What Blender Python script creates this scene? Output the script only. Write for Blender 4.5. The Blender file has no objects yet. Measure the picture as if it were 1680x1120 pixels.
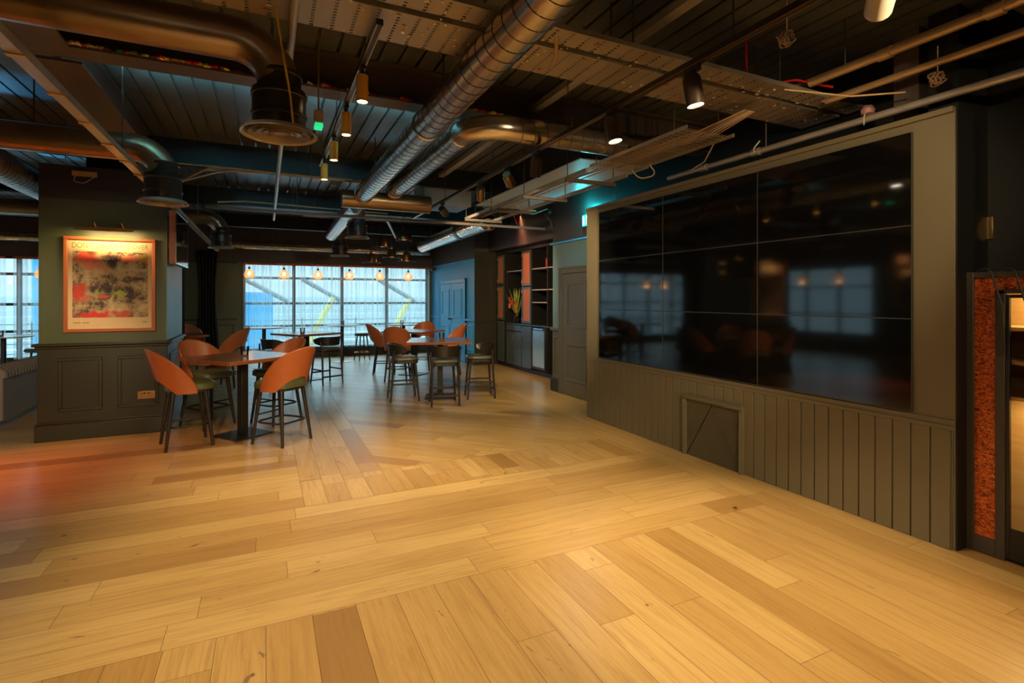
import bpy, math, random
from mathutils import Vector, Matrix
random.seed(7)
C = bpy.context.scene.collection
PI = math.pi
# ------------------------------------------------------------------ camera, world, exposure
YAW = math.radians(25.4)
cam = bpy.data.cameras.new('camera'); cam_o = bpy.data.objects.new('camera', cam); C.objects.link(cam_o)
cam.sensor_width = 36.0; cam.lens = 36.0 * 850 / 1680.0
cam.shift_y = -70 / 1680.0
cam.clip_start = 0.05; cam.clip_end = 200
cam_o.location = (0, 0, 1.55); cam_o.rotation_euler = (PI / 2, 0, -YAW)
bpy.context.scene.camera = cam_o
vs = bpy.context.scene.view_settings
vs.view_transform = 'Standard'; vs.look = 'None'; vs.gamma = 1.0; vs.exposure = 0.0; vs.use_curve_mapping = False
W = bpy.data.worlds.new('daylight'); bpy.context.scene.world = W; W.use_nodes = True
SKY_COL = (0.55, 0.85, 0.97, 1); SKY_STRENGTH = 1.55; ZENITH = 6.0
bg = W.node_tree.nodes['Background']; bg.inputs[0].default_value = SKY_COL; bg.inputs[1].default_value = SKY_STRENGTH
# overcast sky: several times brighter overhead than along the horizon
_n, _l = W.node_tree.nodes, W.node_tree.links
_tc = _n.new('ShaderNodeTexCoord'); _sx = _n.new('ShaderNodeSeparateXYZ'); _mr = _n.new('ShaderNodeMapRange')
_l.new(_tc.outputs['Generated'], _sx.inputs[0]); _l.new(_sx.outputs[2], _mr.inputs[0])
_mr.inputs[1].default_value = 0.09; _mr.inputs[2].default_value = 0.45; _mr.inputs[3].default_value = SKY_STRENGTH; _mr.inputs[4].default_value = SKY_STRENGTH * ZENITH
_l.new(_mr.outputs[0], bg.inputs[1])
WARM = (1.0, 0.74, 0.41)
SPOT_W = 142.0      # each track spot
GOLD_W = 90.0      # each brass cylinder
PEND_W = 2.0       # each small pendant


def portal(x, y, z, sx, sz, rot):
    l = bpy.data.lights.new('window_portal', 'AREA'); l.shape = 'RECTANGLE'; l.size = sx; l.size_y = sz
    l.cycles.is_portal = True
    o = bpy.data.objects.new('window_portal', l); C.objects.link(o); o.location = (x, y, z); o.rotation_euler = rot


portal(1.87, 14.72, 1.35, 4.8, 2.25, (-PI / 2, 0, 0))
portal(-4.85, 14.72, 1.35, 4.3, 2.25, (-PI / 2, 0, 0))
portal(-7.48, 10.1, 1.5, 3.0, 2.0, (PI / 2, 0, -PI / 2))


# ------------------------------------------------------------------ materials
def nodes_of(name):
    m = bpy.data.materials.new(name); m.use_nodes = True
    nt = m.node_tree
    return m, nt, nt.nodes['Principled BSDF']


def mat(name, col, rough=0.5, metal=0.0, vary=0.0, scale=8.0, bump=0.0, spec=None):
    m, nt, b = nodes_of(name)
    b.inputs['Base Color'].default_value = (*col, 1); b.inputs['Roughness'].default_value = rough
    b.inputs['Metallic'].default_value = metal
    if spec is not None: b.inputs['Specular IOR Level'].default_value = spec
    if vary or bump:
        tc = nt.nodes.new('ShaderNodeTexCoord'); nz = nt.nodes.new('ShaderNodeTexNoise')
        nz.inputs['Scale'].default_value = scale; nz.inputs['Detail'].default_value = 4
        nt.links.new(tc.outputs['Object'], nz.inputs['Vector'])
        if vary:
            mx = nt.nodes.new('ShaderNodeMix'); mx.data_type = 'RGBA'
            mx.inputs[6].default_value = (*[c * (1 - vary) for c in col], 1); mx.inputs[7].default_value = (*[min(1, c * (1 + vary)) for c in col], 1)
            nt.links.new(nz.outputs['Fac'], mx.inputs[0]); nt.links.new(mx.outputs[2], b.inputs['Base Color'])
        if bump:
            bp = nt.nodes.new('ShaderNodeBump'); bp.inputs['Strength'].default_value = bump; bp.inputs['Distance'].default_value = 0.01
            nt.links.new(nz.outputs['Fac'], bp.inputs['Height']); nt.links.new(bp.outputs['Normal'], b.inputs['Normal'])
    return m


def emit(name, col, strength):
    m, nt, b = nodes_of(name)
    b.inputs['Base Color'].default_value = (*col, 1)
    b.inputs['Emission Color'].default_value = (*col, 1); b.inputs['Emission Strength'].default_value = strength
    return m


def clear(name, tint=(1, 1, 1), gloss=0.06, rough=0.02):
    """a thin pane of glass: mostly see-through, with a little mirror reflection"""
    m = bpy.data.materials.new(name); m.use_nodes = True; nt = m.node_tree; nt.nodes.clear()
    out = nt.nodes.new('ShaderNodeOutputMaterial'); mx = nt.nodes.new('ShaderNodeMixShader')
    tr = nt.nodes.new('ShaderNodeBsdfTransparent'); gl = nt.nodes.new('ShaderNodeBsdfGlossy')
    tr.inputs[0].default_value = (*tint, 1); gl.inputs['Roughness'].default_value = rough
    fr = nt.nodes.new('ShaderNodeFresnel'); fr.inputs[0].default_value = 1.0 + gloss * 7
    nt.links.new(fr.outputs[0], mx.inputs[0]); nt.links.new(tr.outputs[0], mx.inputs[1]); nt.links.new(gl.outputs[0], mx.inputs[2])
    nt.links.new(mx.outputs[0], out.inputs[0])
    return m


def sheer(name, col, through):
    m = bpy.data.materials.new(name); m.use_nodes = True; nt = m.node_tree; nt.nodes.clear()
    out = nt.nodes.new('ShaderNodeOutputMaterial'); mx = nt.nodes.new('ShaderNodeMixShader'); m2 = nt.nodes.new('ShaderNodeMixShader')
    tr = nt.nodes.new('ShaderNodeBsdfTransparent'); df = nt.nodes.new('ShaderNodeBsdfDiffuse'); tl = nt.nodes.new('ShaderNodeBsdfTranslucent')
    df.inputs[0].default_value = (*col, 1); tl.inputs[0].default_value = (*col, 1)
    m2.inputs[0].default_value = 0.6
    tc = nt.nodes.new('ShaderNodeTexCoord'); mp = nt.nodes.new('ShaderNodeMapping'); mp.inputs['Scale'].default_value = (16, 0.2, 0.06); nt.links.new(tc.outputs['Object'], mp.inputs[0])
    nz = nt.nodes.new('ShaderNodeTexNoise'); nz.inputs['Scale'].default_value = 1; nz.inputs['Detail'].default_value = 3; nt.links.new(mp.outputs[0], nz.inputs['Vector'])
    mr = nt.nodes.new('ShaderNodeMapRange'); mr.inputs[1].default_value = 0.35; mr.inputs[2].default_value = 0.68; mr.inputs[3].default_value = 1 - through - 0.22; mr.inputs[4].default_value = 1 - through + 0.34
    nt.links.new(nz.outputs['Fac'], mr.inputs[0]); nt.links.new(mr.outputs[0], mx.inputs[0])
    nt.links.new(df.outputs[0], m2.inputs[1]); nt.links.new(tl.outputs[0], m2.inputs[2])
    nt.links.new(tr.outputs[0], mx.inputs[1]); nt.links.new(m2.outputs[0], mx.inputs[2]); nt.links.new(mx.outputs[0], out.inputs[0])
    return m


def two_tone(name, low, high, z, rough=0.45):
    """painted wall: one paint below height z, another above"""
    m, nt, b = nodes_of(name)
    g = nt.nodes.new('ShaderNodeNewGeometry'); sx = nt.nodes.new('ShaderNodeSeparateXYZ'); gt = nt.nodes.new('ShaderNodeMath'); gt.operation = 'GREATER_THAN'
    gt.inputs[1].default_value = z
    nz = nt.nodes.new('ShaderNodeTexNoise'); nz.inputs['Scale'].default_value = 3
    nt.links.new(g.outputs['Position'], nz.inputs['Vector'])
    mx = nt.nodes.new('ShaderNodeMix'); mx.data_type = 'RGBA'
    mx.inputs[6].default_value = (*low, 1); mx.inputs[7].default_value = (*high, 1)
    nt.links.new(g.outputs['Position'], sx.inputs[0]); nt.links.new(sx.outputs[2], gt.inputs[0]); nt.links.new(gt.outputs[0], mx.inputs[0])
    br = nt.nodes.new('ShaderNodeMix'); br.data_type = 'RGBA'; br.blend_type = 'MULTIPLY'; br.inputs[0].default_value = 0.25
    nt.links.new(mx.outputs[2], br.inputs[6]); nt.links.new(nz.outputs['Color'], br.inputs[7])
    nt.links.new(br.outputs[2], b.inputs['Base Color']); b.inputs['Roughness'].default_value = rough
    return m


def perforated(name, col, px, py, wx, wy, rough=0.45, metal=0.6):
    """sheet metal with rows of punched slots that one can see through"""
    m = bpy.data.materials.new(name); m.use_nodes = True; nt = m.node_tree; b = nt.nodes['Principled BSDF']
    b.inputs['Base Color'].default_value = (*col, 1); b.inputs['Roughness'].default_value = rough; b.inputs['Metallic'].default_value = metal
    tc = nt.nodes.new('ShaderNodeTexCoord'); sp = nt.nodes.new('ShaderNodeSeparateXYZ'); nt.links.new(tc.outputs['Object'], sp.inputs[0])

    def cell(sock, period, width):
        a = nt.nodes.new('ShaderNodeMath'); a.operation = 'MULTIPLY'; a.inputs[1].default_value = 1 / period; nt.links.new(sock, a.inputs[0])
        f = nt.nodes.new('ShaderNodeMath'); f.operation = 'FRACT'; nt.links.new(a.outputs[0], f.inputs[0])
        l = nt.nodes.new('ShaderNodeMath'); l.operation = 'LESS_THAN'; l.inputs[1].default_value = width; nt.links.new(f.outputs[0], l.inputs[0])
        return l.outputs[0]
    mu = nt.nodes.new('ShaderNodeMath'); mu.operation = 'MULTIPLY'
    nt.links.new(cell(sp.outputs[0], px, wx), mu.inputs[0]); nt.links.new(cell(sp.outputs[1], py, wy), mu.inputs[1])
    iv = nt.nodes.new('ShaderNodeMath'); iv.operation = 'SUBTRACT'; iv.inputs[0].default_value = 1; nt.links.new(mu.outputs[0], iv.inputs[1])
    nt.links.new(iv.outputs[0], b.inputs['Alpha'])
    return m


def oak(name):
    m, nt, b = nodes_of(name)
    uv = nt.nodes.new('ShaderNodeUVMap'); uv.uv_map = 'plank'
    at = nt.nodes.new('ShaderNodeAttribute'); at.attribute_name = 'tone'

    def noise(sx, sy, detail, rough=0.6, dist=0.0):
        mp = nt.nodes.new('ShaderNodeMapping'); mp.inputs['Scale'].default_value = (sx, sy, 1); nt.links.new(uv.outputs[0], mp.inputs[0])
        n = nt.nodes.new('ShaderNodeTexNoise'); n.inputs['Scale'].default_value = 1; n.inputs['Detail'].default_value = detail
        n.inputs['Roughness'].default_value = rough; n.inputs['Distortion'].default_value = dist
        nt.links.new(mp.outputs[0], n.inputs['Vector']); return n.outputs['Fac']
    ramp = nt.nodes.new('ShaderNodeValToRGB'); e = ramp.color_ramp.elements
    e[0].color = (0.30, 0.16, 0.05, 1); e[1].color = (0.60, 0.405, 0.16, 1)
    e.new(0.35).color = (0.46, 0.28, 0.095, 1)
    nt.links.new(at.outputs['Fac'], ramp.inputs[0])

    def darken(col, fac_sock, lo, hi, dark, amount):
        mr = nt.nodes.new('ShaderNodeMapRange'); mr.inputs[1].default_value = lo; mr.inputs[2].default_value = hi
        mr.inputs[3].default_value = 0; mr.inputs[4].default_value = amount; nt.links.new(fac_sock, mr.inputs[0])
        x = nt.nodes.new('ShaderNodeMix'); x.data_type = 'RGBA'; x.inputs[7].default_value = (*dark, 1)
        nt.links.new(mr.outputs[0], x.inputs[0]); nt.links.new(col, x.inputs[6]); return x.outputs[2]
    c = darken(ramp.outputs[0], noise(1.1, 17, 7, 0.7, 1.4), 0.46, 0.74, (0.26, 0.125, 0.035), 0.6)
    c = darken(c, noise(3.0, 140, 3), 0.5, 0.8, (0.22, 0.10, 0.03), 0.45)
    c = darken(c, noise(4.5, 11, 3, 0.55, 1.2), 0.70, 0.76, (0.06, 0.028, 0.012), 0.9)
    nt.links.new(c, b.inputs['Base Color'])
    b.inputs['Roughness'].default_value = 0.30
    bp = nt.nodes.new('ShaderNodeBump'); bp.inputs['Strength'].default_value = 0.12; bp.inputs['Distance'].default_value = 0.004
    nt.links.new(noise(2.0, 60, 4), bp.inputs['Height']); nt.links.new(bp.outputs[0], b.inputs['Normal'])
    return m


def grain(name, light, dark, axis=0, rough=0.35):
    m, nt, b = nodes_of(name)
    tc = nt.nodes.new('ShaderNodeTexCoord'); mp = nt.nodes.new('ShaderNodeMapping'); s = [22, 22, 22]; s[axis] = 1.6
    mp.inputs['Scale'].default_value = s; nt.links.new(tc.outputs['Object'], mp.inputs[0])
    n = nt.nodes.new('ShaderNodeTexNoise'); n.inputs['Scale'].default_value = 1; n.inputs['Detail'].default_value = 5; nt.links.new(mp.outputs[0], n.inputs['Vector'])
    r = nt.nodes.new('ShaderNodeValToRGB'); r.color_ramp.elements[0].color = (*dark, 1); r.color_ramp.elements[1].color = (*light, 1)
    r.color_ramp.elements[0].position = 0.3; r.color_ramp.elements[1].position = 0.7
    nt.links.new(n.outputs['Fac'], r.inputs[0]); nt.links.new(r.outputs[0], b.inputs['Base Color']); b.inputs['Roughness'].default_value = rough
    return m


def flakes(name):
    m, nt, b = nodes_of(name)
    tc = nt.nodes.new('ShaderNodeTexCoord'); mp = nt.nodes.new('ShaderNodeMapping'); mp.inputs['Scale'].default_value = (36, 36, 85)
    nt.links.new(tc.outputs['Object'], mp.inputs[0])
    v = nt.nodes.new('ShaderNodeTexNoise'); v.inputs['Scale'].default_value = 1; v.inputs['Detail'].default_value = 3; v.inputs['Distortion'].default_value = 1.5
    nt.links.new(mp.outputs[0], v.inputs['Vector'])
    r = nt.nodes.new('ShaderNodeValToRGB'); e = r.color_ramp.elements
    e[0].color = (0.09, 0.012, 0.004, 1); e[0].position = 0.36; e[1].color = (0.9, 0.24, 0.05, 1); e[1].position = 0.68; e.new(0.50).color = (0.55, 0.10, 0.02, 1)
    nt.links.new(v.outputs['Fac'], r.inputs[0]); nt.links.new(r.outputs[0], b.inputs['Base Color'])
    b.inputs['Metallic'].default_value = 0.35; b.inputs['Roughness'].default_value = 0.3; b.inputs['Coat Weight'].default_value = 0.3; b.inputs['Coat Roughness'].default_value = 0.03
    return m


GREEN = (0.088, 0.108, 0.052); DAYLIT_GREY = (0.14, 0.25, 0.28); DAYLIT_BLUE = (0.05, 0.37, 0.78); UPPER = (0.055, 0.042, 0.038)  # second and third colours: same wall paint with blue daylight mixed in
M = dict(
    oak=oak('oiled_oak'), gap=mat('plank_gap', (0.03, 0.014, 0.006), 0.8),
    deck=mat('painted_deck', (0.115, 0.12, 0.118), 0.33, 0.15, 0.3, 2.5), steel_paint=mat('painted_steel', (0.115, 0.085, 0.07), 0.5, 0.1, 0.25, 4),
    dark_steel=mat('dark_steel', (0.008, 0.007, 0.006), 0.5),
    wall=two_tone('wall_paint', GREEN, UPPER, 2.48), pillar=two_tone('pillar_paint', GREEN, UPPER, 2.65),
    daylit=two_tone('daylit_wall_paint', DAYLIT_GREY, UPPER, 2.48), blue=two_tone('blue_daylit_wall_paint', DAYLIT_BLUE, UPPER, 2.48), daylit_door=mat('blue_daylit_door_paint', DAYLIT_BLUE, 0.38),  # right wall and doors: window daylight put into the paint colour
    paint=mat('green_grey_paint', GREEN, 0.4), wainscot=mat('dark_wainscot_paint', (0.025, 0.023, 0.013), 0.4),
    screenwall=mat('screen_wall_paint', (0.165, 0.138, 0.082), 0.55, 0, 0.05, 60), black_wall=mat('black_wall_paint', (0.005, 0.005, 0.0048), 0.6),
    door=mat('door_paint', (0.10, 0.094, 0.07), 0.4),
    screen=mat('black_screen', (0.004, 0.004, 0.004), 0.06, spec=0.6), bezel=mat('screen_bezel', (0.10, 0.095, 0.08), 0.35, 0.5),
    galv=mat('galvanised_steel', (0.60, 0.53, 0.46), 0.24, 0.95, 0.12, 3), seam=mat('duct_seam', (0.06, 0.05, 0.04), 0.5, 0.6),
    galv_dark=mat('dull_duct_metal', (0.36, 0.25, 0.16), 0.32, 0.8, 0.2, 3), black_duct=mat('black_collar', (0.035, 0.03, 0.025), 0.3, 0.4),
    plate=mat('diffuser_plate', (0.36, 0.31, 0.26), 0.45, 0.25), flex=mat('flexible_duct', (0.5, 0.48, 0.46), 0.35, 0.9, 0.2, 5),
    tray=perforated('perforated_tray', (0.44, 0.37, 0.30), 0.105, 0.03, 0.18, 0.5), basket=perforated('wire_basket', (0.55, 0.45, 0.34), 0.03, 0.06, 0.6, 0.8),
    strut=mat('grey_strut', (0.5, 0.45, 0.39), 0.4, 0.6, 0.2, 6), pipe=mat('brass_toned_pipe', (0.42, 0.27, 0.13), 0.35, 0.5, 0.2, 4),
    rod=mat('threaded_rod', (0.12, 0.10, 0.08), 0.5, 0.7), track=mat('black_track', (0.05, 0.042, 0.035), 0.3, 0.4),
    gold=mat('gold_lacquer', (0.95, 0.52, 0.09), 0.25, 0.35), spot=mat('bronze_spot', (0.10, 0.07, 0.05), 0.35, 0.6), whitebody=mat('white_spot_body', (0.42, 0.36, 0.30), 0.4),
    lens=emit('lit_lens', (1.0, 0.86, 0.62), 22), bulb=emit('warm_bulb', (1.0, 0.62, 0.28), 14), amber=emit('amber_glow', (1.0, 0.35, 0.10), 2.5),
    brass=mat('brass', (0.62, 0.38, 0.15), 0.28, 1.0), bronze=mat('dark_bronze', (0.22, 0.14, 0.07), 0.3, 0.9), chrome=mat('polished_metal', (0.75, 0.72, 0.66), 0.12, 1.0),
    leather=mat('tan_leather', (0.46, 0.12, 0.034), 0.38, 0, 0.12, 14, 0.06), piping=mat('leather_piping', (0.42, 0.11, 0.03), 0.4),
    olive=mat('olive_seat', (0.09, 0.10, 0.035), 0.42, 0, 0.1, 12, 0.05), black_wood=mat('black_wood', (0.018, 0.014, 0.011), 0.35, 0, 0.2, 10), dark_pad=mat('dark_seat_pad', (0.075, 0.078, 0.055), 0.35),
    teal_pad=mat('round_stool_pad', (0.05, 0.055, 0.05), 0.4),
    top=grain('brown_table_top', (0.34, 0.12, 0.048), (0.22, 0.07, 0.026), 0, 0.2), pale_top=mat('pale_round_top', (0.30, 0.27, 0.23), 0.3, 0, 0.15, 6), iron=mat('black_iron', (0.025, 0.022, 0.02), 0.4, 0.3),
    glass=clear('clear_glass', (0.93, 0.94, 0.94), 0.09), poster_glass=clear('poster_glass', (1, 1, 1), 0.03), pane=clear('window_glass', (0.92, 0.96, 0.97), 0.05),
    frame=mat('window_frame_paint', (0.03, 0.022, 0.018), 0.4), sheer=sheer('sheer_voile', (0.62, 0.66, 0.66), 0.62), blackout=mat('black_velvet', (0.008, 0.008, 0.009), 0.75),
    sofa=mat('taupe_velvet', (0.22, 0.19, 0.17), 0.6, 0, 0.15, 5), copper=flakes('copper_flakes'), cab=mat('cabinet_lacquer', (0.05, 0.065, 0.065), 0.22), cab_in=mat('cabinet_inside', (0.007, 0.006, 0.0055), 0.5),
    rattan=mat('rust_mesh', (0.45, 0.15, 0.06), 0.55, 0, 0.3, 90), rack=grain('oak_shelf', (0.62, 0.40, 0.15), (0.5, 0.28, 0.09), 1), paper=mat('poster_paper', (0.85, 0.62, 0.36), 0.6), ink=mat('gold_ink', (0.20, 0.18, 0.08), 0.4), dark_ink=mat('dark_ink', (0.08, 0.06, 0.04), 0.6),
    picframe=mat('red_brown_frame', (0.42, 0.115, 0.035), 0.35), rubber=mat('black_plastic', (0.02, 0.02, 0.02), 0.45), red=mat('red_cable', (0.55, 0.01, 0.015), 0.45),
    brown_wire=mat('brown_cable', (0.22, 0.12, 0.06), 0.5), tan_wire=mat('tan_cable', (0.55, 0.36, 0.16), 0.5), white_wire=mat('pale_cable', (0.55, 0.5, 0.42), 0.5), pink_wire=mat('mauve_cable', (0.35, 0.16, 0.16), 0.5),
    sign=emit('lit_exit_face', (0.02, 0.55, 0.60), 1.6), sign_white=emit('lit_pictogram', (0.75, 1.0, 1.0), 3.0), greenlens=emit('green_lens', (0.02, 0.7, 0.25), 1.0),
    fridge=mat('fridge_steel', (0.55, 0.52, 0.46), 0.25, 0.9), leaf=mat('leaf', (0.22, 0.30, 0.05), 0.5, 0, 0.3), petal=mat('red_petal', (0.6, 0.03, 0.02), 0.5), petal_o=mat('orange_petal', (0.75, 0.2, 0.03), 0.5),
    out_white=mat('outside_concrete', (0.26, 0.29, 0.30), 0.8), out_blue=mat('blue_hoarding', (0.01, 0.24, 0.45), 0.6), out_yellow=mat('yellow_strut', (0.42, 0.33, 0.08), 0.5), out_grey=mat('outside_steel', (0.10, 0.11, 0.12), 0.5),
    conf_red=mat('red_confetti', (0.65, 0.02, 0.02), 0.4), conf_green=mat('green_confetti', (0.06, 0.45, 0.06), 0.4), conf_gold=mat('gold_confetti', (0.85, 0.55, 0.1), 0.3, 0.6), conf_pale=mat('pale_confetti', (0.9, 0.75, 0.5), 0.4),
    foil=mat('foil_board', (0.7, 0.74, 0.76), 0.45, 0.2), wick=mat('white_candle', (0.8, 0.75, 0.65), 0.5),
)


# ------------------------------------------------------------------ mesh helper
class MB:
    def __init__(s): s.v, s.f, s.mi, s.cur = [], [], [], 0

    def add(s, vs_, fs_):
        o = len(s.v); s.v += [tuple(p) for p in vs_]
        for f in fs_: s.f.append([i + o for i in f]); s.mi.append(s.cur)

    def box(s, x0, x1, y0, y1, z0, z1, T=None):
        p = [Vector((x, y, z)) for z in (z0, z1) for y in (y0, y1) for x in (x0, x1)]
        if T is not None: p = [T @ q for q in p]
        s.add(p, [(0, 2, 3, 1), (4, 5, 7, 6), (0, 1, 5, 4), (2, 6, 7, 3), (0, 4, 6, 2), (1, 3, 7, 5)]); return s

    def tube(s, pts, r, n=10, closed=False, caps=True, flat=None):
        pts = [Vector(p) for p in pts]; N = len(pts); rings = []
        rs = r if isinstance(r, (list, tuple)) else [r] * N
        tans = []
        for i in range(N):
            a = pts[i - 1] if (i > 0 or closed) else pts[i]; b = pts[(i + 1) % N] if (i < N - 1 or closed) else pts[i]
            t = (b - a); tans.append(t.normalized() if t.length > 1e-9 else Vector((0, 0, 1)))
        u = tans[0].orthogonal().normalized()
        if abs(tans[0].z) < 0.9: u = Vector((0, 0, 1)).cross(tans[0]).normalized()
        o = len(s.v)
        for i in range(N):
            t = tans[i]; u = (u - t * u.dot(t)); u = u.normalized() if u.length > 1e-6 else t.orthogonal().normalized()
            w = t.cross(u)
            fx, fy = flat if flat else (1, 1)
            for k in range(n):
                an = 2 * PI * (k + 0.5) / n
                s.v.append(tuple(pts[i] + u * (math.cos(an) * rs[i] * fx) + w * (math.sin(an) * rs[i] * fy)))
        for i in range(N if closed else N - 1):
            j = (i + 1) % N
            for k in range(n):
                l = (k + 1) % n
                s.f.append([o + i * n + k, o + i * n + l, o + j * n + l, o + j * n + k]); s.mi.append(s.cur)
        if caps and not closed:
            s.f.append([o + k for k in reversed(range(n))]); s.mi.append(s.cur)
            s.f.append([o + (N - 1) * n + k for k in range(n)]); s.mi.append(s.cur)
        return s

    def cyl(s, p0, p1, r0, r1=None, n=16): return s.tube([p0, p1], [r0, r0 if r1 is None else r1], n)

    def lathe(s, prof, c=(0, 0, 0), n=28, T=None, loop=False):
        o = len(s.v); P = len(prof)
        for (r, z) in prof:
            for k in range(n):
                a = 2 * PI * k / n; q = Vector((r * math.cos(a), r * math.sin(a), z))
                if T is not None: q = T @ q
                s.v.append((q.x + c[0], q.y + c[1], q.z + c[2]))
        for i in range(P if loop else P - 1):
            j = (i + 1) % P
            for k in range(n):
                l = (k + 1) % n; s.f.append([o + i * n + k, o + i * n + l, o + j * n + l, o + j * n + k]); s.mi.append(s.cur)
        if not loop:
            if prof[0][0] > 1e-5: s.f.append([o + k for k in reversed(range(n))]); s.mi.append(s.cur)
            if prof[-1][0] > 1e-5: s.f.append([o + (P - 1) * n + k for k in range(n)]); s.mi.append(s.cur)
        return s

    def extrude(s, outline, z0, z1, T=None):
        n = len(outline); p = [Vector((x, y, z)) for z in (z0, z1) for (x, y) in outline]
        if T is not None: p = [T @ q for q in p]
        s.add(p, [list(reversed(range(n))), list(range(n, 2 * n))] + [[i, (i + 1) % n, n + (i + 1) % n, n + i] for i in range(n)]); return s

    def grid(s, fn, nu, nv, closed_u=False):
        o = len(s.v)
        for j in range(nv + 1):
            for i in range(nu if closed_u else nu + 1): s.v.append(tuple(fn(i / nu, j / nv)))
        w = nu if closed_u else nu + 1
        for j in range(nv):
            for i in range(nu):
                k = (i + 1) % w; s.f.append([o + j * w + i, o + j * w + k, o + (j + 1) * w + k, o + (j + 1) * w + i]); s.mi.append(s.cur)
        return s

    def obj(s, name, ms, parent=None, bevel=0.0, smooth=True, angle=35, segs=2):
        me = bpy.data.meshes.new(name); me.from_pydata(s.v, [], s.f)
        for m in (ms if isinstance(ms, (list, tuple)) else [ms]): me.materials.append(m)
        me.polygons.foreach_set('material_index', s.mi)
        if smooth:
            me.polygons.foreach_set('use_smooth', [True] * len(me.polygons))
            me.update(); me.set_sharp_from_angle(angle=math.radians(angle))
        me.update()
        o = bpy.data.objects.new(name, me); C.objects.link(o)
        if parent is not None: o.parent = parent
        if bevel:
            b = o.modifiers.new('bevel', 'BEVEL'); b.width = bevel; b.segments = segs; b.limit_method = 'ANGLE'; b.angle_limit = math.radians(40)
        return o


def tag(o, label, cat, group=None):
    o['label'] = label; o['category'] = cat
    if group: o['group'] = group
    return o


def thing(name, label, cat, loc=(0, 0, 0), rz=0.0, group=None):
    o = bpy.data.objects.new(name, None); C.objects.link(o); o.empty_display_size = 0.1
    o.location = loc; o.rotation_euler = (0, 0, rz); return tag(o, label, cat, group)


def struct(o): o['kind'] = 'structure'; return o


def copy_tree(o, parent=None):
    c = o.copy(); C.objects.link(c); c.parent = parent
    for ch in list(o.children): copy_tree(ch, c)
    return c


def place(proto, loc, rz, label, group=None, first=[]):
    key = proto.name
    if key in first: o = copy_tree(proto)
    else: first.append(key); o = proto
    o.location = loc; o.rotation_euler = (0, 0, rz); o['label'] = label
    if group: o['group'] = group
    return o


def mirror_free(o): return o


def fillet(pts, R, n=8):
    """round the corners of a polyline with radius R"""
    pts = [Vector(p) for p in pts]; out = [pts[0]]
    for i in range(1, len(pts) - 1):
        a, b, c = pts[i - 1], pts[i], pts[i + 1]; d1 = (a - b).normalized(); d2 = (c - b).normalized()
        ang = d1.angle(d2); t = min(R / math.tan(ang / 2), 0.49 * (a - b).length, 0.49 * (c - b).length) if ang < PI - 1e-3 else 0
        if t == 0: out.append(b); continue
        r = t * math.tan(ang / 2); bis = (d1 + d2).normalized(); ctr = b + bis * (r / math.sin(ang / 2))
        p0 = b + d1 * t - ctr; p1 = b + d2 * t - ctr; tot = p0.angle(p1); ax = p0.cross(p1).normalized()
        for k in range(n + 1): out.append(ctr + Matrix.Rotation(tot * k / n, 3, ax) @ p0)
    out.append(pts[-1]); return out


def lamp(name, kind, parent, loc, energy, col, aim=None, **kw):
    l = bpy.data.lights.new(name, kind); l.energy = energy; l.color = col
    for k, v in kw.items(): setattr(l, k, v)
    o = bpy.data.objects.new(name, l); C.objects.link(o); o.location = loc
    if aim is not None:
        d = Vector(aim); o.rotation_euler = d.to_track_quat('-Z', 'Y').to_euler()
    if parent is not None: o.parent = parent
    return o


H = 3.45      # underside of the metal deck
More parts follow.
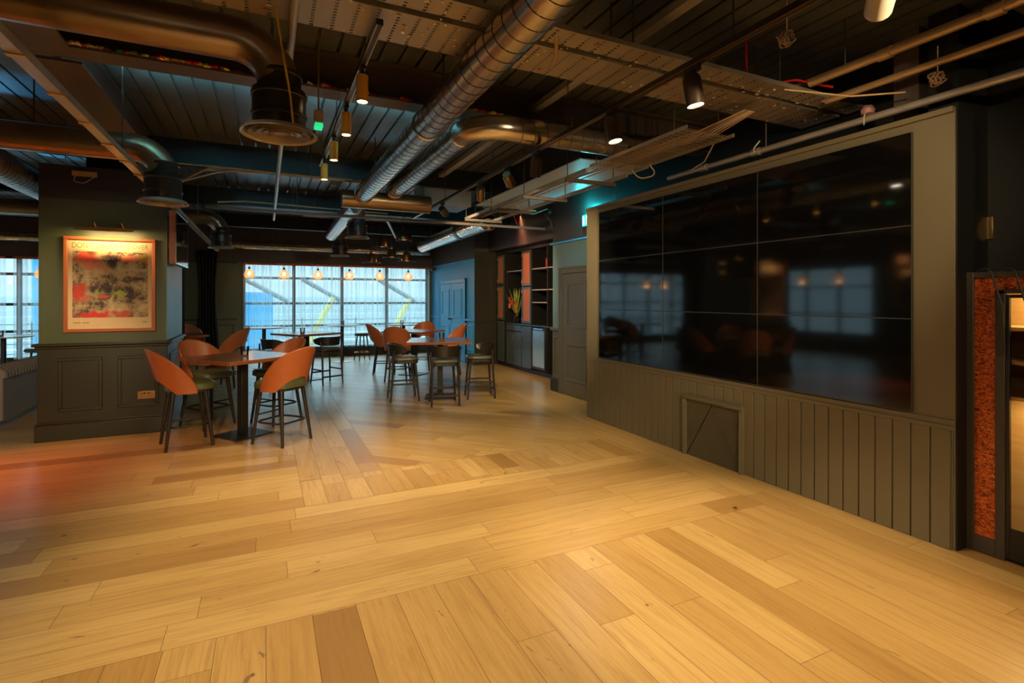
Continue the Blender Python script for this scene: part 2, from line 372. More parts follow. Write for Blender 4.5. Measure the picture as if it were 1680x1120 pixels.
# ------------------------------------------------------------------ floor
def build_floor():
    v, f, mi, uvs, tone = [], [], [], [], []
    rnd = random.Random(3)

    def clip(poly, x0, x1, y0, y1):
        for (ax, lim, sgn) in ((0, x0, 1), (0, x1, -1), (1, y0, 1), (1, y1, -1)):
            res = []
            for i in range(len(poly)):
                a, b = poly[i], poly[(i + 1) % len(poly)]
                ia, ib = sgn * (a[ax] - lim) >= 0, sgn * (b[ax] - lim) >= 0
                if ia: res.append(a)
                if ia != ib:
                    t = (lim - a[ax]) / (b[ax] - a[ax]); res.append(tuple(a[k] + t * (b[k] - a[k]) for k in (0, 1)))
            poly = res
            if len(poly) < 3: return []
        return poly

    def zone(x0, x1, y0, y1, ang, lo, hi, w=0.205, ox=0.0, oy=0.0, shift=0.0):
        ca, sa = math.cos(ang), math.sin(ang)
        cs = [((x - ox) * ca + (y - oy) * sa, -(x - ox) * sa + (y - oy) * ca) for x in (x0, x1) for y in (y0, y1)]
        u0, u1 = min(c[0] for c in cs), max(c[0] for c in cs); w0, w1 = min(c[1] for c in cs), max(c[1] for c in cs)
        g = 0.0009
        for r in range(math.floor(w0 / w) - 1, math.ceil(w1 / w) + 1):
            u = u0 - rnd.uniform(0, hi)
            while u < u1:
                L = rnd.uniform(lo, hi)
                loc = [(u + g, r * w + g), (u + L - g, r * w + g), (u + L - g, r * w + w - g), (u + g, r * w + w - g)]
                poly = clip([(p[0] * ca - p[1] * sa + ox, p[0] * sa + p[1] * ca + oy) for p in loc], x0 + g, x1 - g, y0 + g, y1 - g)
                if poly:
                    o = len(v); du, dv, t = rnd.uniform(0, 50), rnd.uniform(0, 50), min(1, max(0.08, rnd.gauss(0.62, 0.24))) + shift
                    f.append(list(range(o, o + len(poly)))); mi.append(0); tone.append(t)
                    for p in poly:
                        v.append((p[0], p[1], 0.0))
                        uvs.append((((p[0] - ox) * ca + (p[1] - oy) * sa) + du, (-(p[0] - ox) * sa + (p[1] - oy) * ca) + dv))
                u += L
    xl, xr, yb, yt, xs = -7.5, 5.6, -4.5, 14.8, 3.40
    zone(xl, xs, yb, 2.72, PI / 2, 1.2, 2.4)
    zone(xs, xr, yb, yt, PI / 2, 1.6, 2.8, oy=0, ox=xs)
    zone(xl, xs, 2.72, 4.16, 0, 0.9, 2.3, oy=2.72, ox=0)
    zone(xl, 0.26, 4.16, yt, 0, 0.9, 2.3, oy=4.16)
    zone(0.26, xs, 4.16, 4.75, PI / 2, 0.7, 0.8, w=0.17, ox=0.26, oy=4.0, shift=-0.12)
    zone(0.26, 0.95, 4.75, yt, PI / 2, 1.2, 2.2, w=0.17, ox=0.26, shift=-0.1)
    zone(0.95, xs, 4.75, yt, 3 * PI / 4, 0.9, 1.9, w=0.17, ox=0.95, oy=4.75, shift=-0.15)
    o = len(v); v += [(xl, yb, -0.003), (xr, yb, -0.003), (xr, yt, -0.003), (xl, yt, -0.003)]
    f.append([o, o + 1, o + 2, o + 3]); mi.append(1); uvs += [(0, 0)] * 4; tone.append(0)
    me = bpy.data.meshes.new('floor'); me.from_pydata(v, [], f); me.materials.append(M['oak']); me.materials.append(M['gap'])
    me.polygons.foreach_set('material_index', mi)
    ul = me.uv_layers.new(name='plank'); ul.data.foreach_set('uv', [c for p in uvs for c in p])
    at = me.attributes.new('tone', 'FLOAT', 'FACE'); at.data.foreach_set('value', tone); me.update()
    ob = bpy.data.objects.new('floor', me); C.objects.link(ob); struct(ob)


build_floor()
# ------------------------------------------------------------------ ceiling deck and beams
m = MB(); prof = []; x = -7.6
while x < 5.7:
    prof += [(x, 0.0), (x + 0.131, 0.0), (x + 0.127, 0.035), (x + 0.157, 0.035)]; x += 0.153
prof = [(p[0], H + p[1]) for p in prof]
m.grid(lambda u, w: (prof[round(u * (len(prof) - 1))][0], -4.6 + w * 19.6, prof[round(u * (len(prof) - 1))][1]), len(prof) - 1, 1)
m.box(-7.6, 5.7, -4.6, 15.0, H + 0.036, H + 0.2)
struct(m.obj('ceiling', M['deck'], smooth=False))


def beam_x(y, x0=-7.5, x1=5.6):
    m = MB(); m.box(x0, x1, y - 0.10, y + 0.10, 3.15, 3.168); m.box(x0, x1, y - 0.008, y + 0.008, 3.168, H); m.box(x0, x1, y - 0.09, y + 0.09, H - 0.016, H)
    struct(m.obj('ceiling_beam', [M['steel_paint']], smooth=False))


for y in (-1.7, 1.3): beam_x(y)
for y in (4.28,): beam_x(y)
for y in (7.32, 10.2, 13.1):
    m = MB(); m.box(-7.5, 5.6, y - 0.08, y, 3.178, H); m.box(-7.5, 5.6, y - 0.10, y + 0.10, 3.16, 3.178)
    struct(m.obj('ceiling_beam', M['dark_steel'], smooth=False))
m = MB(); m.box(-1.36, -1.12, 1.42, 4.16, 3.13, 3.148); m.box(-1.36, -1.12, 4.40, 7.2, 3.13, 3.148)
m.box(-1.248, -1.232, 1.42, 4.16, 3.148, H); m.box(-1.248, -1.232, 4.40, 7.2, 3.148, H)
struct(m.obj('ceiling_beam', M['steel_paint'], smooth=False))

# ------------------------------------------------------------------ walls
def wall_with_holes(name, axis, pos, t, a0, a1, holes, material):
    """wall along an axis; holes = [(a0, a1, z0, z1)] in order"""
    m = MB(); cur = a0

    def bx(p, q, z0, z1):
        if q - p < 1e-4 or z1 - z0 < 1e-4: return
        if axis == 'x': m.box(p, q, pos, pos + t, z0, z1)
        else: m.box(pos, pos + t, p, q, z0, z1)
    for (h0, h1, z0, z1) in holes:
        bx(cur, h0, 0, H + 0.03); bx(h0, h1, 0, z0); bx(h0, h1, z1, H + 0.03); cur = h1
    bx(cur, a1, 0, H + 0.03)
    return struct(m.obj(name, material, smooth=False))


wall_with_holes('wall_back', 'x', 14.74, 0.22, -7.7, 5.6, [(-7.0, -2.7, 0.21, 2.49), (-0.55, 4.30, 0.21, 2.49)], M['wall'])
wall_with_holes('wall_left', 'y', -7.5, -0.22, -4.6, 14.96, [(8.6, 11.6, 0.5, 2.5)], M['wall'])
wall_with_holes('wall_front', 'x', -4.5, -0.2, -7.7, 5.6, [], M['wall'])
m = MB()
m.box(4.4, 5.6, 5.9, 7.65, 0, H + 0.03); m.box(5.42, 5.6, 7.65, 11.32, 0, H + 0.03)
m.box(4.75, 5.42, 7.65, 11.32, 2.66, H + 0.03)
struct(m.obj('wall_right', M['daylit'], smooth=False))
m = MB(); m.box(4.4, 5.6, 11.32, 14.74, 0, H + 0.03); struct(m.obj('wall_right.002', M['blue'], smooth=False))
m = MB(); m.box(4.4, 4.6, -4.5, 5.9, 0, H + 0.03); struct(m.obj('wall_right.001', M['black_wall'], smooth=False))
# partition that carries the screens
m = MB(); m.box(3.83, 4.03, 1.71, 5.74, 0, 2.73); struct(m.obj('wall_screen', [M['screenwall']], bevel=0.004))
m = MB(); m.box(4.031, 4.4, 1.78, 1.95, 0, H); struct(m.obj('wall_screen.001', M['black_wall'], smooth=False))
m = MB(); m.box(4.1, 4.3, 2.04, 2.2, 0, H); struct(m.obj('column', M['steel_paint'], smooth=False))
m = MB(); m.box(3.834, 4.03, 1.70, 1.7095, 0, 2.73); struct(m.obj('trim_14', M['black_wall'], smooth=False))
# tongue and groove boarding below the screens
m = MB(); y = 1.725
while y < 5.73:
    y1 = min(y + 0.11, 5.735); m.box(3.812, 3.83, y + 0.004, y1 - 0.004, 0.0, 0.738); m.box(3.822, 3.83, y - 0.004, y + 0.004, 0.0, 0.738); y = y1
m.box(3.808, 3.83, 1.71, 5.74, 0.738, 0.765)
m.box(3.818, 3.83, 1.71, 5.74, 0.765, 0.80)
struct(m.obj('trim_1', M['screenwall'], bevel=0.002, segs=1))
m = MB(); m.box(3.80, 3.83, 1.71, 5.74, 2.70, 2.735); m.box(3.815, 3.83, 5.50, 5.742, 0.8, 2.70); struct(m.obj('trim_2', M['screenwall'], bevel=0.003))

# pillar with wainscot
m = MB(); m.box(-2.22, -1.06, 7.25, 8.45, 0, 3.02); m.box(-1.9, -1.4, 7.6, 8.1, 3.02, H); struct(m.obj('pillar', M['pillar'], smooth=False))


def moulding_frame(m, plane, a0, a1, z0, z1, pos, sgn, w=0.035, d=0.018):
    """raised rectangular panel moulding on a wall; plane 'y' faces -y/+y at y=pos, plane 'x' faces -x/+x"""
    for (p, q, r, s_) in ((a0, a1, z0, z0 + w), (a0, a1, z1 - w, z1), (a0, a0 + w, z0 + w, z1 - w), (a1 - w, a1, z0 + w, z1 - w)):
        lo, hi = sorted((pos, pos + sgn * d))
        if plane == 'y': m.box(p, q, lo, hi, r, s_)
        else: m.box(lo, hi, p, q, r, s_)


m = MB()
moulding_frame(m, 'y', -2.05, -1.66, 0.31, 0.90, 7.238, -1); moulding_frame(m, 'y', -1.52, -1.13, 0.31, 0.90, 7.238, -1)
m.box(-2.23, -1.05, 7.238, 7.25, 0.2, 1.03); m.box(-1.06, -1.048, 7.25, 8.45, 0.2, 1.03); m.box(-2.232, -2.22, 7.25, 8.45, 0.2, 1.03)
moulding_frame(m, 'x', 7.38, 8.32, 0.31, 0.90, -1.048, 1)
struct(m.obj('trim_3', M['wainscot'], bevel=0.006))
m = MB(); m.box(-2.27, -1.01, 7.20, 8.50, 1.03, 1.062); m.box(-2.25, -1.03, 7.22, 8.48, 1.0, 1.03); struct(m.obj('trim_4', M['wainscot'], bevel=0.01))
m = MB(); m.box(-2.25, -1.03, 7.215, 8.48, 0, 0.18); m.box(-2.24, -1.04, 7.225, 8.47, 0.18, 0.205); struct(m.obj('baseboard_pillar', M['wainscot'], bevel=0.008))

m = MB(); m.box(-1.06, -1.052, 7.252, 8.45, 1.062, 2.65); struct(m.obj('trim_daylit_side', M['daylit'], smooth=False))  # same pillar paint, with the daylight on this side put into the colour
# right-hand wall: cornice line, dado, panels, skirting
m = MB(); m.box(4.36, 4.4, 11.30, 14.74, 2.46, 2.49); m.box(4.36, 4.4, 5.9, 7.67, 2.46, 2.49); m.box(4.36, 4.74, 7.65, 7.69, 2.46, 2.49); struct(m.obj('trim_5', M['daylit_door'], bevel=0.006))
m = MB(); m.box(4.355, 4.4, 7.41, 7.68, 1.02, 1.062); m.box(4.392, 4.4, 7.405, 7.65, 0.2, 1.02); struct(m.obj('trim_6', M['door'], bevel=0.006))
m = MB(); m.box(4.355, 4.4, 11.30, 11.83, 1.02, 1.06); m.box(4.355, 4.4, 13.98, 14.73, 1.02, 1.06); struct(m.obj('trim_10', M['daylit_door'], bevel=0.01))
m = MB(); moulding_frame(m, 'x', 7.455, 7.62, 0.34, 0.92, 4.392, -1, 0.03); struct(m.obj('trim_7', M['door'], bevel=0.005))
m = MB(); moulding_frame(m, 'x', 11.42, 11.76, 0.32, 0.92, 4.4, -1); moulding_frame(m, 'x', 14.05, 14.62, 0.32, 0.92, 4.4, -1); struct(m.obj('trim_11', M['daylit_door'], bevel=0.005))
m = MB(); m.box(4.36, 4.4, 7.41, 7.67, 0, 0.22); m.box(4.36, 4.4, 11.30, 11.83, 0, 0.2); m.box(4.36, 4.4, 13.98, 14.72, 0, 0.2); struct(m.obj('baseboard_right', M['wainscot'], bevel=0.008))
m = MB(); m.box(4.402, 5.42, 11.312, 11.32, 0, 2.66); struct(m.obj('trim_12', M['wainscot'], smooth=False))
m = MB(); m.box(4.42, 4.98, 11.30, 11.312, 1.0, 1.04); m.box(4.42, 4.98, 11.30, 11.312, 0, 0.2); struct(m.obj('trim_8', M['wainscot'], bevel=0.004))
# back wall between the windows
m = MB(); m.box(-2.6, -0.65, 14.70, 14.74, 1.02, 1.06); m.box(-2.6, -0.65, 14.71, 14.74, 2.44, 2.48); moulding_frame(m, 'y', -1.55, -0.72, 0.3, 0.92, 14.74, -1); moulding_frame(m, 'y', -2.5, -1.65, 0.3, 0.92, 14.74, -1)
struct(m.obj('trim_9', M['wainscot'], bevel=0.006))
m = MB(); m.box(-0.58, 4.34, 14.68, 14.74, 0.0, 0.20); struct(m.obj('baseboard_back', M['frame'], bevel=0.005))

# ------------------------------------------------------------------ windows
def window(name, axis, pos, a0, a1, z0, z1, nx, zs, t=0.2):
    m = MB(); d0, d1 = pos + 0.02, pos + 0.10

    def bx(p, q, r, s_, e=0.0):
        if axis == 'x': m.box(p, q, d0 - e, d1 + e, r, s_)
        else: m.box(-(-pos) - 0.10 - e, pos - 0.02 + e, p, q, r, s_)
    bx(a0, a1, z0, z0 + 0.07); bx(a0, a1, z1 - 0.07, z1)
    for i in range(nx + 1):
        c = a0 + (a1 - a0) * i / nx; c = min(max(c, a0 + 0.04), a1 - 0.04); bx(c - 0.04, c + 0.04, z0 + 0.07, z1 - 0.07)
    for z in zs:
        for i in range(nx):
            p, q = a0 + (a1 - a0) * i / nx, a0 + (a1 - a0) * (i + 1) / nx
            bx(p + (0.08 if i == 0 else 0.04), q - (0.08 if i == nx - 1 else 0.04), z - 0.03, z + 0.03, -0.002)
    fr = struct(m.obj(name, M['frame'], bevel=0.004, segs=1))
    g = MB()
    if axis == 'x': g.box(a0 + 0.02, a1 - 0.02, pos + 0.055, pos + 0.061, z0 + 0.02, z1 - 0.02)
    else: g.box(pos - 0.061, pos - 0.055, a0 + 0.02, a1 - 0.02, z0 + 0.02, z1 - 0.02)
    g.obj('pane', M['pane'], fr, smooth=False)
    return fr


window('window_1', 'x', 14.74, -0.55, 4.30, 0.21, 2.49, 4, (0.84, 1.43, 2.09))
window('window_2', 'x', 14.74, -7.0, -2.7, 0.21, 2.49, 4, (0.84, 1.43, 2.09))
window('window_3', 'y', -7.5, 8.6, 11.6, 0.5, 2.5, 3, (1.1, 1.9))


def sheer_curtain(label, a0, a1, y, z0, z1, seed, group):
    rnd = random.Random(seed); ph = [(rnd.uniform(0, 6.3), rnd.uniform(7, 9), rnd.uniform(13, 25)) for _ in range(3)]

    def fn(u, w):
        x = a0 + (a1 - a0) * u; k = 0.45 + 0.55 * w
        d = 0.03 * k * math.sin(ph[0][1] * 7 * u * (a1 - a0) / 1.2 + ph[0][0]) + 0.016 * k * math.sin(ph[1][2] * 3.1 * u + ph[1][0] + w * 0.6) + 0.012 * math.sin(ph[2][1] * 1.7 * u + ph[2][0])
        return (x, y + d, z1 + (z0 - z1) * w)
    t = thing('sheer_curtain', label, 'curtain', (0, 0, 0), 0, group)
    MB().grid(fn, 110, 6).obj('fabric', M['sheer'], t, angle=180)
    b = MB(); b.grid(lambda u, w: (a0 + (a1 - a0) * u, y - 0.012 + 0.02 * math.sin(150 * u), z1 + 0.005 + 0.05 * w), 110, 1).obj('heading_tape', M['piping'], t, angle=180)
    r = MB(); r.box(a0, a1, y - 0.015, y + 0.015, z1 + 0.055, z1 + 0.075); r.box((a0 + a1) / 2 - 0.02, (a0 + a1) / 2 + 0.02, y - 0.01, 14.74, z1 + 0.075, z1 + 0.085); r.obj('curtain_rail', M['frame'], t)
    return t


G = 'sheer curtains over the far window'
for i, (p, q, w_) in enumerate(((-0.52, 0.66, 'first from the left, over the pane with the blue hoarding'), (0.68, 1.89, 'second pane from the left of the far window'), (1.91, 3.11, 'third pane from the left of the far window'), (3.13, 4.27, 'pane beside the blue wall'))):
    sheer_curtain('white sheer curtain, ' + w_, p, q, 14.52, 0.26, 2.40, 20 + i, G)
for i, (p, q, w_) in enumerate(((-6.9, -4.98, 'far left window, left half'), (-4.86, -2.75, 'far left window, next to the pillar'))):
    sheer_curtain('white sheer curtain over the ' + w_, p, q, 14.52, 0.26, 2.40, 40 + i, 'sheer curtains over the left window')


def blackout(label, x0, x1, y0, y1, z0, z1, n, amp):
    def fn(u, w):
        k = 1 - 0.25 * math.sin(PI * min(1, w * 1.2)); cx = 0.5 + (u - 0.5) * k
        d = amp * math.sin(n * 2 * PI * u)
        dx, dy = (x1 - x0), (y1 - y0); L = math.hypot(dx, dy); nx_, ny_ = -dy / L, dx / L
        return (x0 + dx * cx + nx_ * d, y0 + dy * cx + ny_ * d, z1 + (z0 - z1) * w)
    t = thing('blackout_curtain', label, 'curtain', (0, 0, 0), 0)
    o = MB().grid(fn, 90, 10).obj('fabric', M['blackout'], t, angle=180)
    so = o.modifiers.new('thick', 'SOLIDIFY'); so.thickness = 0.006
    r = MB(); r.cyl((x0, y0, z1 + 0.02), (x1, y1, z1 + 0.02), 0.012, n=8)
    for e in ((x0, y0), (x1, y1)): r.cyl((e[0], e[1], z1 + 0.02), (e[0], e[1], H), 0.006, n=6)
    r.obj('curtain_rail', M['iron'], t)


blackout('gathered black velvet curtain hanging on the far wall left of the big window', -1.52, -1.05, 14.5, 14.5, 0.02, 2.72, 6, 0.06)
blackout('narrow black velvet curtain hanging behind the pillar, by the wall-mounted television', -1.16, -1.16, 8.62, 9.25, 0.02, 2.72, 6, 0.05)

# ------------------------------------------------------------------ outside the windows
m = MB()
for k in range(9): m.box(-14, 16, 24 + k * 0.75, 24.75 + k * 0.75, -2.0, -0.6 + k * 0.28)
tag(m.obj('outside_terrace', M['out_white'], smooth=False), 'pale stepped concrete terrace seen outside through the far windows', 'terrace')
m = MB(); m.box(-3.2, 0.25, 22, 23.5, -2, 1.8); tag(m.obj('site_hoarding', M['out_blue']), 'bright blue hoarding outside behind the left pane of the big window', 'hoarding')
m = MB(); m.box(-6.9, -6.5, 22, 22.6, -2, 3.6); tag(m.obj('site_hoarding', M['out_blue']), 'tall blue hoarding outside the far left window, next to the pillar', 'hoarding')
for i, (x0, z0, x1, z1) in enumerate(((0.4, 1.78, 0.75, 1.46), (2.45, 1.78, 2.65, 1.5), (5.35, 1.80, 5.7, 1.45))):
    t = thing('diagonal_brace', ('first', 'second', 'third')[i] + ' slanting grey steel brace from the left, outside the far window', 'brace', (0, 0, 0), 0, 'slanting braces outside')
    MB().tube([(x0 - 1.2, 21.5, z0 + 0.55), (x1, 21.5, z1)], 0.10, 8).obj('boom', M['out_grey'], t)
    if i == 0: MB().cyl((x0 - 1.15, 21.5, -1.2), (x0 - 1.15, 21.5, z0 + 0.5), 0.06, n=8).obj('post', M['out_grey'], t)
    if i: MB().tube([(x1 - 0.25, 21.5, z1 + 0.1), (x1 - 1.0, 21.5, z1 - 1.3), (x1 - 1.2, 21.5, -1.2)], 0.11, 8).obj('strut', M['out_yellow'], t)
for (y, n_) in ((17.2, 'balcony_railing'),):
    t = thing(n_, 'thin metal balcony railing outside the far windows', 'railing')
    r = MB()
    for z in (0.15, 0.4, 0.65, 0.9): r.cyl((-7, y, z), (6, y, z), 0.012, n=6)
    r.obj('rail', M['out_grey'], t)
    for k in range(9): MB().cyl((-7 + k * 1.6, y, -1.2), (-7 + k * 1.6, y, 0.95), 0.02, n=6).obj('post', M['out_grey'], t)
m = MB(); m.box(-12, 16, 14.98, 24, -1.4, -1.2); struct(m.obj('exterior_ground', M['out_white'], smooth=False))

# ------------------------------------------------------------------ doors
def door_leaf(name, x, y0, y1, z1, panels, handle=None, hinge_y=None, material='door'):
    """door on the right-hand wall (plane x, facing -x)"""
    m = MB(); m.box(x - 0.035, x, y0 - 0.10, y0, 0, z1 + 0.10); m.box(x - 0.035, x, y1, y1 + 0.10, 0, z1 + 0.10); m.box(x - 0.035, x, y0, y1, z1, z1 + 0.10)
    m.box(x - 0.045, x, y0 - 0.10, y0 - 0.07, 0, z1 + 0.10); m.box(x - 0.045, x, y1 + 0.07, y1 + 0.10, 0, z1 + 0.10); m.box(x - 0.045, x, y0 - 0.10, y1 + 0.10, z1 + 0.07, z1 + 0.10)
    fr = struct(m.obj(name, M[material], bevel=0.004))
    return fr


d1 = door_leaf('door_1', 4.4, 6.45, 7.30, 1.96, None)
m = MB(); m.box(4.375, 4.4, 6.455, 7.295, 0.012, 1.955)
for (z0, z1) in ((0.24, 0.85), (1.09, 1.82)): moulding_frame(m, 'x', 6.58, 7.17, z0, z1, 4.375, -1, 0.045, 0.014)
lf = m.obj('leaf', M['door'], d1, bevel=0.006)
d2 = door_leaf('door_2', 4.4, 11.95, 13.86, 1.95, None, material='daylit_door')
for (y0, y1, hy) in ((11.955, 12.90, 12.85), (12.91, 13.855, 12.96)):
    m = MB(); m.box(4.375, 4.4, y0, y1, 0.012, 1.945)
    for (z0, z1) in ((0.25, 0.86), (1.08, 1.80)): moulding_frame(m, 'x', y0 + 0.16, y1 - 0.16, z0, z1, 4.375, -1, 0.045, 0.014)
    lf = m.obj('leaf', M['daylit_door'], d2, bevel=0.006)
    k = MB(); k.cyl((4.375, hy, 1.03), (4.335, hy, 1.03), 0.01, n=10); k.lathe([(0, 0), (0.022, 0.004), (0.028, 0.015), (0.02, 0.028), (0, 0.032)], n=14, T=Matrix.Translation((4.33, hy, 1.03)) @ Matrix.Rotation(-PI / 2, 4, 'Y'))
    k.obj('door_handle', M['iron'], lf)
for z in (0.25, 0.6, 1.0, 1.4, 1.75, 2.0): pass

# ------------------------------------------------------------------ video wall: nine screens
rows = ((2.030, 2.640, 'top'), (1.420, 2.028, 'middle'), (0.812, 1.418, 'bottom')); cols = ((4.285, 5.452, 'far'), (3.112, 4.282, 'middle'), (1.936, 3.109, 'near'))
proto = None
for (z0, z1, rn) in rows:
    for (y0, y1, cn) in cols:
        p = thing('video_screen', 'black panel in the %s row of the video wall, %s' % (rn, {'far': 'column nearest the door', 'middle': 'middle column', 'near': 'column nearest the copper panels'}[cn]), 'screen', (3.827, (y0 + y1) / 2, z0), 0, 'panels of the video wall')
        w, h = (y1 - y0), (z1 - z0)
        m = MB(); m.box(-0.020, -0.0, -w / 2 + 0.003, w / 2 - 0.003, 0.003, h - 0.003); m.obj('screen', M['screen'], p, smooth=False)
        b = MB()
        for (a, c_, r0, r1) in ((-w / 2, w / 2, 0, 0.003), (-w / 2, w / 2, h - 0.003, h), (-w / 2, -w / 2 + 0.003, 0.003, h - 0.003), (w / 2 - 0.003, w / 2, 0.003, h - 0.003)): b.box(-0.0215, 0, a, c_, r0, r1)
        b.obj('bezel', M['bezel'], p, smooth=False)

# vent grille
t = thing('ventilation_grille', 'square framed mesh grille low in the boarded wall under the screens', 'grille', (3.812, 3.61, 0), 0)
m = MB()
for (a, b_, r0, r1) in ((-0.365, 0.365, 0.555, 0.60), (-0.365, -0.32, 0.0, 0.555), (0.32, 0.365, 0.0, 0.555)):
    m.box(-0.03, 0, a, b_, r0, r1); m.box(-0.04, -0.03, a + 0.012, b_ - 0.012, r0 + (0.012 if r0 else 0), r1 - 0.012)
m.obj('frame', M['screenwall'], t, bevel=0.003)
m = MB(); n = 34
for k in range(n):
    a = -0.32 + 0.64 * k / (n - 1)
    for sgn in (1, -1):
        # diagonal wires clipped to the opening
        p = []
        for tt in (0.0, 0.555):
            p.append((a + sgn * tt * 0.6, tt))
        (ya, za), (yb, zb) = p
        if yb > 0.32: zb = za + (0.32 - ya) / (yb - ya) * (zb - za); yb = 0.32
        if yb < -0.32: zb = za + (-0.32 - ya) / (yb - ya) * (zb - za); yb = -0.32
        m.tube([(-0.012 + sgn * 0.002, ya, za), (-0.012 + sgn * 0.002, yb, zb)], 0.0028, 4, caps=False)
for k in range(17):
    z = 0.0 + 0.545 * k / 17
    for sgn in (1, -1):
        ya, za = -0.32 * sgn, z; yb, zb = ya + sgn * 0.6 * (0.555 - z), 0.555
        if abs(yb) > 0.32 and yb * sgn > 0: zb = za + 0.64 / 0.6; yb = 0.32 * sgn
        m.tube([(-0.012 + sgn * 0.002, ya, za), (-0.012 + sgn * 0.002, yb, min(zb, 0.555))], 0.0028, 4, caps=False)
m.obj('wire_mesh', M['screenwall'], t, smooth=False)
m = MB(); m.box(-0.004, 0, -0.32, 0.32, 0.0, 0.555); m.obj('backing', M['cab_in'], t, smooth=False)

# ------------------------------------------------------------------ copper panelled display cabinet at the right edge
t = thing('display_cabinet', 'dark framed cabinet with copper flake panels and glazed door at the right edge', 'cabinet', (3.95, 0, 0), 0)
m = MB(); m.box(0.02, 0.42, -0.6, 1.69, 0, 0.06); m.box(0.40, 0.42, -0.6, 1.69, 0.06, 1.70); m.box(0.02, 0.42, 1.67, 1.69, 0.06, 1.70); m.box(0.02, 0.42, -0.6, -0.58, 0.06, 1.70); m.box(0.02, 0.42, -0.58, 1.67, 1.68, 1.70)
m.obj('carcass', M['iron'], t, bevel=0.002)
m = MB(); m.box(-0.01, 0.02, 1.665, 1.705, 0, 1.715); m.box(-0.01, 0.02, 1.515, 1.562, 0, 1.60); m.box(-0.01, 0.02, 1.562, 1.665, 0, 0.10); m.box(-0.01, 0.02, -0.6, 1.665, 1.678, 1.715); m.box(-0.01, 0.02, -0.6, 1.562, 1.58, 1.604)
m.obj('frame', mat('cabinet_frame', (0.06, 0.048, 0.04), 0.4), t, bevel=0.003)
m = MB(); m.box(0.006, 0.019, 1.562, 1.665, 0.10, 1.678); m.box(0.006, 0.019, -0.6, 1.562, 1.604, 1.678); m.obj('copper_panel', M['copper'], t, smooth=False)
d = MB(); d.box(-0.008, 0.016, 1.495, 1.513, 0.02, 1.575); d.box(-0.008, 0.016, 0.62, 1.495, 0.02, 0.20); d.box(-0.008, 0.016, 0.62, 1.495, 1.555, 1.575); d.box(-0.008, 0.016, 0.62, 0.66, 0.20, 1.555)
dr = d.obj('door', M['iron'], t, bevel=0.002)
MB().box(0.0, 0.005, 0.66, 1.495, 0.20, 1.555).obj('pane', M['poster_glass'], dr, smooth=False)
for z in (0.95, 1.16, 1.36): MB().box(0.03, 0.39, -0.57, 1.66, z, z + 0.022).obj('shelf', M['rack'], t, bevel=0.002)
MB().box(0.392, 0.399, -0.57, 1.66, 0.07, 1.66).obj('back_panel', M['rack'], t, smooth=False)
lamp('cabinet_light', 'AREA', t, (0.2, 1.1, 1.655), 9, (1, 0.72, 0.35), aim=(0, 0.0, -1), shape='RECTANGLE', size=0.2, size_y=0.9)
lamp('cabinet_light', 'AREA', t, (0.2, 1.1, 0.935), 9, (1, 0.72, 0.35), aim=(0, 0.0, -1), shape='RECTANGLE', size=0.2, size_y=0.9)
for i, (y0, z1_, lab) in enumerate(((1.60, 1.22, 'black cable looping over the copper panel of the right-hand cabinet'), (1.49, 1.30, 'thin black cable hanging in front of the cabinet door'))):
    o = MB().tube(fillet([(3.94, y0 + 0.05, 1.72), (3.925, y0 - 0.02, 1.74), (3.925, y0 - 0.08, 1.5), (3.925, y0 - 0.09, z1_)], 0.06), 0.006, 8).obj('hanging_cable', M['rubber']); tag(o, lab, 'cable')
o = MB().box(4.385, 4.4, 1.79 - 0.04, 1.79 + 0.0, 1.95, 2.10).obj('wall_plate', M['brass'], bevel=0.002); tag(o, 'small copper wall plate on the dark wall above the copper cabinet', 'switch')

# ------------------------------------------------------------------ back bar cabinet in the recess
X = 4.95; YB = 11.31; YA = 7.66
t = thing('back_bar_cabinet', 'tall black built-in bar cabinet with rust mesh doors and open shelves', 'cabinet', (0, 0, 0), 0)
m = MB(); m.box(X + 0.03, X + 0.45, YA, YB, 0, 0.09)
for yy in (YA, 8.16, 8.81, 9.47, 9.905, 10.69, 10.78, 11.20): m.box(X, X + 0.45, yy, yy + 0.025, 0.09, 2.58)
m.box(X, X + 0.45, YA, YB, 2.58, 2.64); m.box(X + 0.44, X + 0.455, YA, YB, 0.09, 2.58); m.box(X, X + 0.45, 11.225, YB, 0.09, 2.58)
m.box(X, X + 0.45, 7.69, 8.16, 0.09, 2.58)
m.obj('carcass', M['cab_in'], t, bevel=0.003)
m = MB(); m.box(X - 0.02, X + 0.44, 8.185, 10.69, 0.985, 1.015); m.obj('counter', M['cab'], t, bevel=0.004)
for (p, q, zz) in ((9.93, 10.69, (2.15,)), (8.835, 9.47, (2.15, 1.72, 1.465)), (8.185, 8.81, (2.15, 1.72))):
    for z in zz: MB().box(X + 0.002, X + 0.44, p, q, z, z + 0.022).obj('shelf', M['strut'], t, bevel=0.002)


def mesh_door(p, q, z0, z1):
    m = MB(); w = 0.05
    m.box(X - 0.022, X, p, p + w, z0, z1); m.box(X - 0.022, X, q - w, q, z0, z1); m.box(X - 0.022, X, p + w, q - w, z0, z0 + w); m.box(X - 0.022, X, p + w, q - w, z1 - w, z1)
    d = m.obj('door', M['cab'], t, bevel=0.003)
    MB().box(X - 0.012, X - 0.006, p + w, q - w, z0 + w, z1 - w).obj('mesh_infill', M['rattan'], d, smooth=False)
    for z in (z0 + 0.09, z1 - 0.09): MB().box(X - 0.028, X - 0.022, q - 0.018, q, z - 0.03, z + 0.03).obj('hinge', M['brass'], d)
    return d


